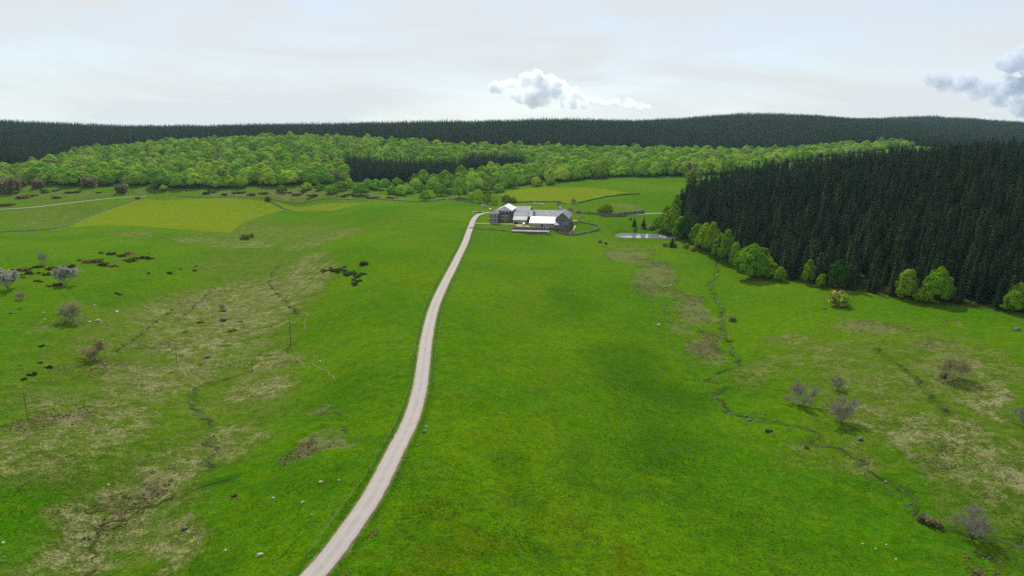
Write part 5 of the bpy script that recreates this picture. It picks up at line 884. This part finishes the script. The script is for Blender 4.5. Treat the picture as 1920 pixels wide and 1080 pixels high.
# ------------------------------------------------------------------ grass tufts and rushes
def tufts(name, kind, count, mats, hmin, hmax, wmin, wmax, blades, label, maxd, seed):
    g = np.random.default_rng(seed)
    bl = [b for b in PATCHES if b[0] == kind]; ar = np.array([b[1] / abs(np.linalg.det(np.array(b[4:]).reshape(2, 2))) for b in bl]); dist = np.array([math.hypot(b[2], b[3]) for b in bl])
    wt_ = ar / np.maximum(dist, 80) ** 1.6; wt_[dist > maxd] = 0; ci = g.choice(len(bl), count, p=wt_ / wt_.sum())
    a = g.uniform(0, 6.283, count); r = np.sqrt(g.uniform(0, 1, count)) * 1.05
    Mi = np.array([np.linalg.inv(np.array(b[4:]).reshape(2, 2)) for b in bl])[ci]; c0 = np.array([b[2:4] for b in bl])[ci]
    xy = c0 + np.einsum('nij,nj->ni', Mi, np.column_stack([np.cos(a) * r, np.sin(a) * r]))
    keep = (vnoise(xy[:, 0], xy[:, 1], 7, seed) * .6 + vnoise(xy[:, 0], xy[:, 1], 2.3, seed + 1) * .4) > (.53 if kind == 1 else .47)
    d, _ = _segdist(xy[:, 0], xy[:, 1], [tuple(q) for q in ROAD_C]); keep &= d > 2.8
    xy = xy[keep]; n = len(xy); z = ground(xy[:, 0], xy[:, 1])
    P = np.column_stack([xy, z])
    W = g.uniform(wmin, wmax, n); H = g.uniform(hmin, hmax, n)
    th = g.uniform(0, 6.283, (n, blades)); th = th + np.arange(blades) * 6.283 / blades
    out = W[:, None] * g.uniform(.35, 1.0, (n, blades)) * .5; hh = H[:, None] * g.uniform(.6, 1.15, (n, blades))
    D = np.stack([np.cos(th), np.sin(th), 0 * th], -1); S = np.stack([-np.sin(th), np.cos(th), 0 * th], -1)
    b0 = P[:, None] + D * (out * .25)[..., None]; bw = S * (W[:, None] * .22)[..., None]
    tip = P[:, None] + D * out[..., None] + np.array([0, 0, 1]) * hh[..., None]
    V = np.stack([b0 - bw - [0, 0, .05], b0 + bw - [0, 0, .05], tip + bw * .5, tip - bw * .5], 2).reshape(-1, 3)
    me = make_mesh(name, V, np.arange(len(V)).reshape(-1, 4), mats); me.polygons.foreach_set('material_index', np.repeat(g.integers(0, len(mats), n), blades).astype(np.int32))
    o = obj(name, me); tag(o, label, 'grass', kind='stuff')
def mat_tuft(n, a, b): return mat_leaf(n, a, b, None, .5, (1, 1, .9), 0.0, .3)
M_TUFT1 = mat_tuft('straw_tuft', (0.42, 0.36, 0.22), (0.32, 0.28, 0.15)); M_TUFT2 = mat_tuft('green_straw_tuft', (0.28, 0.29, 0.09), (0.20, 0.25, 0.05))
M_RUSH1 = mat_tuft('brown_rush', (0.31, 0.255, 0.165), (0.22, 0.18, 0.11)); M_RUSH2 = mat_tuft('dark_heather', (0.15, 0.14, 0.06), (0.09, 0.11, 0.03))
M_LUSH = mat_tuft('lush_tuft', (0.045, 0.15, 0.006), (0.07, 0.17, 0.006))
tufts('dry_grass', 0, 26000, [M_TUFT1, M_TUFT1, M_TUFT2], .06, .16, .30, .8, 5, 'dry straw coloured tussock grass over the wet hollows', 420, 51)
tufts('rush_undergrowth', 1, 17000, [M_RUSH1, M_RUSH2, M_RUSH1, M_TUFT2], .12, .34, .35, .95, 6, 'brown rushes and heather clumps along the streams', 620, 52)
tufts('lush_grass', 2, 9000, [M_LUSH], .06, .16, .3, .7, 4, 'lush dark green grass tufts in the fields', 330, 53)

# ------------------------------------------------------------------ the farm
M_WALL_D = mat_stone('dark_basalt_masonry', (0.150, 0.140, 0.125), (0.105, 0.098, 0.090), (0.185, 0.170, 0.150), 1.3)
M_WALL_L = mat_stone('pale_granite_masonry', (0.36, 0.34, 0.30), (0.26, 0.245, 0.215), (0.42, 0.40, 0.36), 1.3)
M_ROOF_P = mat_roof('pale_sheet_roof', (0.46, 0.46, 0.46), (0.33, 0.33, 0.34), .70, .18)
M_ROOF_W = mat_roof('bright_stone_slate', (0.36, 0.36, 0.365), (0.27, 0.27, 0.28), .42, .55)
M_ROOF_G = mat_roof('grey_stone_slate', (0.33, 0.33, 0.34), (0.225, 0.225, 0.235), .85, .12)
M_ROOF_S = mat_roof('blue_grey_slate', (0.20, 0.205, 0.235), (0.155, 0.16, 0.185), .75, .2)
M_ROOF_K = mat_roof('dark_slate', (0.040, 0.043, 0.055), (0.030, 0.032, 0.042), .5, .3)
M_ROOF_L = mat_roof('lean_to_slate', (0.085, 0.095, 0.125), (0.065, 0.072, 0.095), .42, .45)  # dark blue base paints the gable's shadow into the lean-to roof
M_ROOF_M = mat_roof('white_sheet_roof', (0.66, 0.66, 0.66), (0.54, 0.54, 0.55), .45, .4)  # near-white colour paints in the sun glint on the light grey sheet
M_FRAME = mat_plain('pale_shutters', (0.56, 0.55, 0.52), (0.48, 0.47, 0.45), 1.0, .7)
M_PANE = mat_plain('window_glass', (0.018, 0.020, 0.024), (0.012, 0.014, 0.016), .5, .12, spec=.5)
M_DOOR = mat_plain('dark_door_boards', (0.020, 0.019, 0.020), (0.014, 0.013, 0.014), 1.0, .8)
M_BLUE = mat_plain('blue_grey_door', (0.05, 0.055, 0.085), (0.04, 0.045, 0.07), 1.0, .7)
M_TERR = mat_plain('terrace_turf', (0.07, 0.115, 0.012), (0.16, 0.14, 0.07), .35, 1.0)
M_RIDGE = mat_plain('ridge_tiles', (0.42, 0.42, 0.42), (0.34, 0.34, 0.33), 1.0, .7)
ROT = R(-9.0); CF, SF = math.cos(ROT), math.sin(ROT); FX, FY, FZ = FARM
def fp(u, v): return FX + u * CF - v * SF, FY + u * SF + v * CF
def thing_at(name, label, cat, u, v, z=None, rot=0.0):
    x, y = fp(u, v); e = empty(name, (x, y, gz(x, y) if z is None else z), ROT + rot); tag(e, label, cat); return e
def wall_window(e, x, z, w, h, y=0.0, shutters=True, mat=None, parent=None):
    """window on the wall facing -v: pane set back in a frame, shutters folded open beside it"""
    m = MB(); m.box(x - w / 2, x + w / 2, y - .02, y + .12, z, z + h); wd = m.build('window', M_PANE, e)
    m = MB(); t = .07
    m.box(x - w / 2 - t, x - w / 2, y - .07, y + .03, z - t, z + h + t); m.box(x + w / 2, x + w / 2 + t, y - .07, y + .03, z - t, z + h + t); m.box(x - w / 2, x + w / 2, y - .07, y + .03, z + h, z + h + t); m.box(x - w / 2, x + w / 2, y - .10, y + .03, z - t, z); m.box(x - .03, x + .03, y - .06, y - .025, z, z + h)
    m.build('frame', M_FRAME, wd)
    if shutters:
        for sx in (-1, 1):
            xx = x + sx * (w / 2 + t + .36); m = MB(); m.box(xx - .30, xx + .30, y - .09, y - .04, z - .03, z + h + .03); m.build('shutter', M_FRAME, wd)
def gable_u(e, L, Dp, eave, rv, rz, wallm, roofm, oh=.45, th=.28, base=-3.5, back_eave=None):
    """ridge along u. walls as one solid, roof as two slabs and a ridge cap"""
    be = eave if back_eave is None else back_eave
    m = MB(); m.prism([(0, 0, base), (0, Dp, base), (0, Dp, be), (0, rv, rz), (0, 0, eave)], (L, 0, 0)); m.build('wall', wallm, e)
    s1 = (rz - eave) / rv; s2 = (rz - be) / (Dp - rv); k = .05
    m = MB(); m.slab([(-oh, -oh, eave - oh * s1 + th + k), (L + oh, -oh, eave - oh * s1 + th + k), (L + oh, rv, rz + th + k), (-oh, rv, rz + th + k)], th)
    m.slab([(L + oh, Dp + oh, be - oh * s2 + th + k), (-oh, Dp + oh, be - oh * s2 + th + k), (-oh, rv, rz + th + k - .01), (L + oh, rv, rz + th + k - .01)], th)
    r = m.build('roof', roofm, e)
    m = MB(); m.tube([(-oh, rv, rz + th), (L + oh, rv, rz + th)], .16, 6); m.build('ridge_cap', M_RIDGE, r)
    return r
def gable_v(e, W, L, eave, rz, wallm, roofm, oh=.4, th=.28, base=-5.0, v0=0.0):
    m = MB(); m.prism([(0, v0, base), (W, v0, base), (W, v0, eave), (W / 2, v0, rz), (0, v0, eave)], (0, L, 0)); m.build('wall', wallm, e)
    s = (rz - eave) / (W / 2); k = .05
    m = MB(); m.slab([(W + oh, v0 - oh, eave - oh * s + th + k), (W + oh, v0 + L + oh, eave - oh * s + th + k), (W / 2, v0 + L + oh, rz + th + k), (W / 2, v0 - oh, rz + th + k)], th)
    m.slab([(-oh, v0 + L + oh, eave - oh * s + th + k), (-oh, v0 - oh, eave - oh * s + th + k), (W / 2, v0 - oh, rz + th + k - .01), (W / 2, v0 + L + oh, rz + th + k - .01)], th)
    r = m.build('roof', roofm, e)
    m = MB(); m.tube([(W / 2, v0 - oh, rz + th), (W / 2, v0 + L + oh, rz + th)], .15, 6); m.build('ridge_cap', M_RIDGE, r)
    return r
U_ = .0482
# tower wing of the house
e = thing_at('tower_house', 'square three storey stone tower wing with pale shutters and hipped slate roof', 'building', -35.4, 8.7, FZ + .3)
W_, D_, H_ = 7.5, 9.0, 8.7
m = MB(); m.box(0, W_, 0, D_, -3, H_); m.build('wall', M_WALL_D, e)
m = MB(); o_ = .45; a_ = H_ + .05
for q in ([(-o_, -o_, a_), (W_ + o_, -o_, a_), (W_ / 2, 3.4, a_ + 2.7)], [(W_ + o_, -o_, a_), (W_ + o_, D_ + o_, a_), (W_ / 2, D_ - 3.4, a_ + 2.7), (W_ / 2, 3.4, a_ + 2.7)],
          [(W_ + o_, D_ + o_, a_), (-o_, D_ + o_, a_), (W_ / 2, D_ - 3.4, a_ + 2.7)], [(-o_, D_ + o_, a_), (-o_, -o_, a_), (W_ / 2, 3.4, a_ + 2.7), (W_ / 2, D_ - 3.4, a_ + 2.7)]): m.slab(q, .06)
r = m.build('roof', M_ROOF_S, e)
m = MB(); m.box(-o_ - .05, W_ + o_ + .05, -o_ - .12, -o_ + .03, a_ - .32, a_ + .05); m.build('gutter', M_FRAME, r)
for fz, hh in ((6.35, 1.75), (3.6, 1.75), (1.1, 1.0)):
    for x in (2.1, 5.2): wall_window(e, x, fz, .85, hh)
# main house with broad pale roof above a dark mansard
e = thing_at('main_house', 'large farmhouse block with dark mansard dormers under a broad pale roof', 'building', -30.6, 16.0, FZ + .4)
W_, D_, H_ = 14.5, 27.0, 7.6
m = MB(); m.box(0, 12.4, 0, D_, -3, H_); m.box(12.4, 14.2, 2.0, D_ - 3, -3, H_ - 1.2); m.build('wall', M_WALL_D, e)
zt = H_ + 2.7
m = MB(); b0 = [(-.3, -.3), (12.7, -.3), (12.7, D_ + .3), (-.3, D_ + .3)]; t0 = [(.45, .45), (11.95, .45), (11.95, D_ - .45), (.45, D_ - .45)]
for k in range(4):
    q = (k + 1) % 4; m.slab([(*b0[k], H_ + .03), (*b0[q], H_ + .03), (*t0[q], zt), (*t0[k], zt)], .12)
r = m.build('mansard', M_ROOF_K, e)
for x in (1.8, 4.8, 7.4, 10.4):
    m = MB(); m.box(x - .45, x + .45, -.25, .8, H_ + .9, H_ + 2.0); m.build('dormer', M_FRAME, r)
o_ = .7; zr = zt + 3.6; x0, x1 = -.4 - o_, 12.8 + o_; y0, y1 = .2 - o_, D_ + o_; xm = 6.2
m = MB(); zb = zt + .02
m.slab([(x0, y1, zb), (x0, y0, zb), (xm, y0 + 4.6, zr), (xm, y1, zr)], .2); m.slab([(x1, y0, zb), (x1, y1, zb), (xm, y1, zr + .002), (xm, y0 + 4.6, zr + .002)], .2)
r = m.build('roof', M_ROOF_M, e)
m = MB(); m.slab([(x0, y0, zb + .01), (x1, y0, zb + .01), (xm, y0 + 4.6, zr + .01)], .15); m.build('hip', M_ROOF_G, r)
m = MB(); m.box(x0, x1, y0 - .1, y0 + .05, zb - .35, zb - .02); m.build('gutter', M_FRAME, r)
for fz, hh in ((5.2, 1.6), (2.5, 1.6)):
    for x in (5.0, 8.2): wall_window(e, x, fz, .95, hh)
    wall_window(e, 10.9, fz, .8, hh - .2, shutters=False)
m = MB(); m.box(6.6, 7.6, -.06, .1, -.3, 1.7); m.build('door', M_FRAME, e)
for fz in (3.3, .9): wall_window(e, 13.4, fz, .7, 1.0, 2.0)
m = MB(); m.box(2.2, 3.0, D_ * .5, D_ * .5 + 1.2, zb + 1.4, zb + 3.6); m.build('chimney', M_WALL_D, e)
# building behind, beside the main house
e = thing_at('stone_barn', 'long stone barn with grey slab roof behind the arched barn, beside the main house', 'building', -19.4, 45.0, FZ + 1.2); gable_u(e, 13.2, 18, 5.8, 10, 9.2, M_WALL_D, M_ROOF_G)
# arched barn
e = thing_at('arched_barn', 'barn with a wide dark cart opening and a two tone grey roof', 'building', -14.9, 7.0, FZ)
W_ = 11.4
m = MB(); m.prism([(0, 0, -3), (0, 27, -3), (0, 27, 4.3), (0, 14, 9.2), (0, 0, 4.0)], (W_, 0, 0)); m.build('wall', M_WALL_L, e)
s_ = 5.2 / 14; m = MB(); m.slab([(-.4, -.5, 4.0 - .5 * s_ + .35), (W_ + .2, -.5, 4.0 - .5 * s_ + .35), (W_ + .2, 6.6, 4.0 + 6.6 * s_ + .35), (-.4, 6.6, 4.0 + 6.6 * s_ + .35)], .28); r = m.build('roof', M_ROOF_P, e)
m = MB(); m.slab([(-.9, 6.3, 4.0 + 6.3 * s_ + .47), (W_ + .2, 6.3, 4.0 + 6.3 * s_ + .47), (W_ + .2, 14, 9.67), (-.9, 14, 9.67)], .3); m.slab([(W_ + .2, 27.5, 4.5), (-.9, 27.5, 4.5), (-.9, 14, 9.66), (W_ + .2, 14, 9.66)], .3); m.build('upper_roof', M_ROOF_G, r)
m = MB(); a = np.linspace(0, math.pi, 9); m.prism([(.9, -.03, -.5), (4.1, -.03, -.5), (4.1, -.03, 1.9)] + [(2.5 + 1.6 * math.cos(t), -.03, 1.9 + .7 * math.sin(t)) for t in a[1:-1]] + [(.9, -.03, 1.9)], (0, .3, 0)); m.build('cart_door', M_DOOR, e)
# link building
e = thing_at('link_building', 'narrow recessed link with dark wall between the arched barn and the bright roofed byre', 'building', -3.2, 13.5, FZ); gable_u(e, 3.9, 22, 6.3, 12, 9.9, M_WALL_D, M_ROOF_G, .12)
m = MB(); m.box(.4, 3.3, -.05, .1, .2, 3.0); m.build('door', M_BLUE, e)
m = MB(); m.box(1.2, 2.0, -.05, .1, 4.2, 5.2); m.build('window', M_PANE, e)
m = MB(); m.box(3.4, 3.9, 6, 7.2, 8.5, 11.4); m.build('chimney', M_WALL_D, e)
# bright-roofed byre
e = thing_at('byre', 'long low byre with gleaming white sunlit roof', 'building', 0.0, 0.0, FZ)
r = gable_u(e, 20.6, 20, 2.55, 10.2, 6.75, M_WALL_L, M_ROOF_W, .4)
m = MB(); m.box(9.6, 11.2, -.06, .1, -.4, 1.9); m.build('door', M_BLUE, e)
for x in (3.2, 6.2, 14.8, 17.8): wall_window(e, x, 1.25, .45, .5, shutters=False)
for x, v in ((5.2, 4), (9.8, 3.4), (15.2, 3.6), (16.8, 8.6)):
    z = 2.55 + v * .412 + .36; m = MB(); m.slab([(x - .35, v - .45, z - .18), (x + .35, v - .45, z - .18), (x + .35, v + .45, z + .2), (x - .35, v + .45, z + .2)], .06); m.build('roof_light', M_PANE, r)
# long building behind the byre
e = thing_at('long_barn', 'long barn with mottled grey stone slate roof behind the gleaming byre', 'building', -1.9, 23.0, FZ + .3); gable_u(e, 27.5, 18, 5.0, 10.5, 9.3, M_WALL_D, M_ROOF_G, .4)
# small back house
e = thing_at('back_house', 'small gabled stone house with a slate roof behind the big barn', 'building', 15.6, 46.0, FZ + 1.0); gable_v(e, 8.6, 14, 5.4, 9.8, M_WALL_L, M_ROOF_S, .35)
m = MB(); m.box(4.0, 4.7, -.05, .1, 6.0, 7.2); m.build('window', M_PANE, e)
m = MB(); m.box(6.6, 7.3, 2.0, 3.0, 6.0, 8.8); m.build('chimney', M_WALL_D, e)
# big barn with lean-to
e = thing_at('big_barn', 'big gabled stone barn with slate roof and a low lean-to across its front', 'building', 21.3, 3.0, FZ)
r = gable_v(e, 11.0, 30, 6.3, 11.1, M_WALL_D, M_ROOF_S, .4, base=-6)
m = MB(); a = np.linspace(0, 2 * math.pi, 10)[:-1]; m.prism([(5.5 + .62 * math.cos(t), -.06, 8.2 + .8 * math.sin(t)) for t in a], (0, .2, 0)); wd = m.build('window', M_RIDGE, e)
m = MB(); m.prism([(5.5 + .38 * math.cos(t), -.09, 8.2 + .5 * math.sin(t)) for t in a], (0, .2, 0)); m.build('pane', M_PANE, wd)
m = MB(); m.prism([(-.35, -6.0, -7), (-.35, -.02, -7), (-.35, -.02, 5.3), (-.35, -6.0, 1.7)], (11.2, 0, 0)); lt = m.build('lean_to', M_WALL_D, e)
m = MB(); m.slab([(-.6, -6.4, 1.7 - .24 + .3), (11.05, -6.4, 1.7 - .24 + .3), (11.05, -.05, 5.3 + .3), (-.6, -.05, 5.3 + .3)], .22); m.build('lean_to_roof', M_ROOF_L, lt)
m = MB(); m.box(-.4, 10.9, -.30, -.04, 5.75, 5.95); m.build('flashing', M_RIDGE, e)
m = MB(); m.box(2.0, 3.3, -6.08, -5.9, -4.5, -1.4); m.build('door', M_DOOR, lt)
# long slab shed behind the barn
e = thing_at('slab_shed', 'low curved grey slab roofed shed in the yard behind the long barn', 'building', 2.0, 58.0); gable_u(e, 11, 5, 1.6, 2.4, 3.0, M_WALL_L, M_ROOF_G, .3)
# terrace walls and roofed terrace shed in front
e = thing_at('terrace_wall', 'dark stone retaining wall with plants on top below the gleaming byre', 'wall', -12.4, -8.2, FZ - .12)
m = MB(); m.box(0, 29.6, 0, .9, -6, 0.15); m.build('wall', M_WALL_D, e)
m = MB(); m.box(.05, 29.5, .9, 8.0, -5, 0.0); m.build('terrace', M_TERR, e)
for i in range(16):
    o = obj('shrub_tuft', SHR['dark'][0] if i % 3 else SHR['olive'][1], e, (1 + i * 1.75 + random.uniform(-.5, .5), 1.3, -.1), random.uniform(0, 6), random.uniform(.7, 1.5))
e = thing_at('terrace_shed', 'long low shed with a pale sheet roof and dark stone front below the terrace wall', 'shed', -12.6, -15.4, FZ - 3.95)
m = MB(); m.prism([(0, 0, -3), (0, 3.4, -3), (0, 3.4, 2.1), (0, 0, 1.6)], (29, 0, 0)); m.build('wall', M_WALL_D, e)
m = MB(); m.slab([(-.2, -.25, 1.76), (29.2, -.25, 1.76), (29.2, 3.5, 2.31), (-.2, 3.5, 2.31)], .15); m.build('roof', M_ROOF_G, e)
m = MB(); m.box(29.25, 30.6, -.8, 4.0, -3, 2.1); m.build('end_wall', M_WALL_L, e)
# red canopy beside the big barn
x, y = fp(35.4, 27); e = empty('garden_canopy', (x, y, gz(x, y)), ROT); tag(e, 'small red and pale canopy on posts beside the wall of the big barn', 'canopy')
M_RED = mat_plain('red_cloth', (0.55, 0.04, 0.04), (0.45, 0.03, 0.04), .6, .8); M_CLOTH = mat_plain('pale_cloth', (0.62, 0.42, 0.30), (0.55, 0.36, 0.26), .6, .8)
m = MB()
for q in ([(-1.9, -1.5, 2.5), (1.9, -1.5, 2.5), (0, 0, 3.5)], [(1.9, -1.5, 2.5), (1.9, 1.5, 2.5), (0, 0, 3.5)], [(1.9, 1.5, 2.5), (-1.9, 1.5, 2.5), (0, 0, 3.5)], [(-1.9, 1.5, 2.5), (-1.9, -1.5, 2.5), (0, 0, 3.5)]): m.slab(q, .04)
cp = m.build('cover', M_CLOTH, e)
m = MB(); m.box(-1.9, 1.9, -1.55, -1.5, 1.4, 2.5); m.box(1.9, 1.95, -1.5, 1.5, 1.4, 2.5); m.build('side_cloth', M_RED, cp)
for sx in (-1.8, 1.8):
    for sy in (-1.4, 1.4):
        m = MB(); m.tube([(sx, sy, -.3), (sx, sy, 2.5)], .05, 6); m.build('leg', M_WIRE, e)
# vehicles in the yard
M_TYRE = mat_plain('tyre', (0.02, 0.02, 0.02), None, 3, .9)
def vehicle(name, label, cat, px_u, px_v, col, Lg, Wd, Ht, van, rot):
    x, y = px_u, px_v; e = empty(name, (x, y, gz(x, y)), rot); tag(e, label, cat)
    pm = mat_plain(name + '_paint', col, tuple(c * .85 for c in col), .6, .35, spec=.5)
    h0 = .35; m = MB(); hw = Wd / 2
    if van: prof = [(-Lg / 2, h0), (Lg / 2, h0), (Lg / 2, h0 + .75), (Lg / 2 - .55, Ht * .72), (Lg / 2 - 1.0, Ht), (-Lg / 2 + .1, Ht), (-Lg / 2, Ht - .2)]
    else: prof = [(-Lg / 2, h0), (Lg / 2, h0), (Lg / 2, .75), (Lg / 2 - 1.0, .92), (Lg / 2 - 1.75, Ht), (-Lg / 2 + .75, Ht), (-Lg / 2 + .05, .98)]
    m.prism([(a, -hw, b) for a, b in prof], (0, Wd, 0)); b = m.build('body', pm, e)
    for s in (-1, 1):
        m = MB(); yy = s * hw; zt_ = Ht - .12; zb_ = Ht * .62
        m.box((-Lg / 2 + .9), (Lg / 2 - 1.7), min(yy, yy + s * .02), max(yy, yy + s * .02), zb_, zt_); m.build('side_window', M_PANE, e)
        for q in (-Lg * .31, Lg * .31):
            m = MB(); m.tube([(q, s * (hw - .2), .33), (q, s * (hw + .02), .33)], .33, 12); m.build('wheel', M_TYRE, e)
C0 = lambda u, v: fp(u, v)
vehicle('camper_van', 'pale grey camper van parked on the grass above the forecourt', 'van', -27.5, 688, (.50, .50, .48), 5.6, 2.1, 2.7, True, R(8))
vehicle('parked_car', 'white car parked beside the tower wing at the end of the road', 'car', -20.5, 668, (.72, .72, .70), 4.2, 1.75, 1.45, False, R(60))
vehicle('parked_car', 'dark grey car parked by the pale rocks at the road bend', 'car', -31.0, 648, (.05, .055, .06), 4.3, 1.75, 1.45, False, R(170))
x, y = fp(-5.2, 2.5); vehicle('parked_van', 'small white van parked between the arched barn and the byre', 'van', x, y, (.75, .75, .73), 3.6, 1.7, 1.8, True, R(-95))
vehicle('parked_car', 'left one of two pale cars on the gravel loop behind the farm', 'car', 24.5, 707, (.62, .63, .64), 4.2, 1.75, 1.45, False, R(5))
vehicle('parked_car', 'right one of two pale cars on the gravel loop behind the farm', 'car', 30.0, 705, (.70, .70, .68), 4.2, 1.75, 1.45, False, R(-6))
# garden table
e = thing_at('picnic_table', 'dark picnic table with a white top on the lawn below the tower wing', 'table', -44.0, 2.0)
m = MB(); m.box(-1.3, 1.3, -.5, .5, .72, .78); m.build('table_top', M_FRAME, e)
for s in (-1, 1):
    m = MB(); m.box(-1.3, 1.3, s * .95 - .16, s * .95 + .16, .42, .47); m.build('bench', M_WOOD, e)
    m = MB(); m.box(s * .9 - .06, s * .9 + .06, -.95, .95, .32, .40); m.tube([(s * .9, -.75, -.05), (s * .9, -.3, .72)], .06, 5); m.tube([(s * .9, .75, -.05), (s * .9, .3, .72)], .06, 5); m.build('leg', M_WOOD, e)
# gravel and paths round the farm
def grib(name, uv, wd, mat, lift=.1): 
    ribbon(name, [(*fp(u, v), 0) for u, v in uv], wd, mat, 2.0, lift + .14, cols=9)
grib('forecourt', [(-40, 40), (-36, 38), (-31, 47), (-28, 60)], 10, M_ROAD, .12)
grib('path', [(-49, 5), (-38, 5.6), (-26, 6), (-14.5, 4.5), (-1, -3.0)], 2.4, M_PATH)
grib('yard', [(-11, 1.5), (-1, -2.5), (8, -4)], 5.5, M_PATH, .14)
grib('gravel_loop', [(-16, 78), (-6, 82), (6, 84), (16, 80), (21, 74)], 7.5, M_GRAVEL, .12)
grib('barn_path', [(36.5, 22), (36.0, 14), (34.2, 2), (32.0, -9)], 1.8, M_PATH, .12)
for i, (px, py, s) in enumerate([(-36.5, 652, 2.2), (-34.0, 653, 1.8), (-27.4, 650, 2.0), (-25.5, 649, 1.6)]):
    o = obj('boulder', BM_[1][i % 3], None, (px, py, gz(px, py)), i * 1.3, s * 1.3); tag(o, ['first', 'second', 'third', 'fourth'][i] + ' pale boulder from the left in the row at the road bend', 'boulder')

# ------------------------------------------------------------------ clouds, far beyond the ridge
def mat_cloud(name, density, col, lo, hi):
    """vapour: denser cores, torn by noise towards the edges"""
    m = mat_volume(name, density, 0.15, col); nt = m.node_tree; v = [n for n in nt.nodes if n.type == 'PRINCIPLED_VOLUME'][0]
    co = objco(nt); a = noise(nt, co, 0.0075, 5.0, 0.62)
    nt.links.new(mth(nt, 'MULTIPLY', ramp(nt, a, lo, hi), density), v.inputs['Density'])
    return m
M_CLOUD = mat_cloud('white_vapour', 0.034, (0.93, 0.95, 0.975), 0.38, 0.60)
M_CLOUD_G = mat_cloud('grey_vapour', 0.018, (0.70, 0.755, 0.83), 0.34, 0.66)
def cloud(name, label, puffs, base, dist, seed, voxel=12.0, mat=None):
    g = np.random.default_rng(seed); bm = bmesh.new()
    for (cx, cz, r) in puffs:
        for k in range(18):
            rr = r * (g.uniform(.22, .60) if k else .95)
            off = unit(g.normal(0, 1, 3)) * r * g.uniform(.6, 1.0) if k else np.zeros(3)
            off[2] = abs(off[2]) * (.9 if g.random() < .75 else -.35)
            c = (cx + off[0], off[1] * 1.3, max(cz + off[2], rr * .30))
            mt = Matrix.Translation(c) @ Matrix.Diagonal((1.1, 1.1, .85, 1))
            bmesh.ops.create_icosphere(bm, subdivisions=2, radius=rr, matrix=mt)
    for v in bm.verts: v.co.z = max(v.co.z, 14 + .12 * v.co.z)
    me = bpy.data.meshes.new(name); bm.to_mesh(me); bm.free(); me.materials.append(mat or M_CLOUD)
    o = obj(name, me, None, base); tag(o, label, 'cloud')
    rm = o.modifiers.new('merge', 'REMESH'); rm.mode = 'VOXEL'; rm.voxel_size = voxel
    for sz, st in ((150, 80), (60, 50)):
        tx = bpy.data.textures.new('billow%d' % sz, 'CLOUDS'); tx.noise_scale = sz; tx.noise_depth = 3; tx.noise_basis = 'IMPROVED_PERLIN'
        d = o.modifiers.new('billow', 'DISPLACE'); d.texture = tx; d.strength = st; d.mid_level = .5; d.texture_coords = 'LOCAL'
    return o
K = 7000 / 1280.0   # metres a photograph-pixel spans out there
def pf(lst, x0, y0): return [((x - x0) * K, (y0 - y) * K, r * K) for x, y, r in lst]
cloud('cumulus_cloud', 'single white cumulus cloud with grey base above the middle of the ridge',
      pf([(985, 192, 14), (1000, 198, 12), (1022, 199, 12), (1045, 200, 11), (1070, 201, 9), (962, 183, 10), (975, 194, 8), (945, 176, 9), (1090, 202, 7), (930, 172, 12), (955, 168, 15), (968, 182, 14), (990, 165, 18), (1005, 158, 17), (1012, 182, 18), (1030, 165, 16), (1042, 180, 18), (1060, 178, 16), (1078, 186, 13), (1095, 192, 10), (1112, 197, 8), (1130, 200, 8), (1150, 199, 9), (1172, 200, 10), (1192, 203, 9), (1208, 206, 7)], 1060, 210),
      ((1060 - 960) * K, 7000, 75 + (250 - 209) * K), 7000, 61)
cloud('broken_cloud', 'ragged blue grey cloud cut by the right edge of the frame',
      pf([(1708, 152, 12), (1722, 156, 16), (1742, 160, 19), (1760, 166, 16), (1785, 160, 19), (1800, 178, 19), (1825, 170, 20), (1845, 190, 20), (1868, 165, 22), (1860, 125, 22), (1885, 120, 27), (1905, 135, 30), (1935, 125, 32), (1900, 175, 27), (1890, 205, 22), (1915, 205, 24), (1950, 180, 35), (1960, 215, 22), (1990, 150, 35)], 1860, 222),
      ((1860 - 960) * K, 7000, 75 + (250 - 224) * K), 7000, 62, 13.0, M_CLOUD_G)

# ------------------------------------------------------------------ the air between here and the ridge
hz = MB(); hz.box(-4800, 4800, -4800, 4800, -25, 175)
tag(hz.build('haze', mat_volume('thin_air', 0.000032, 0.2, (0.52, 0.82, 1.0))), 'thin bluish air over the whole valley', 'haze', kind='stuff')
print('objects', len(sc.objects))
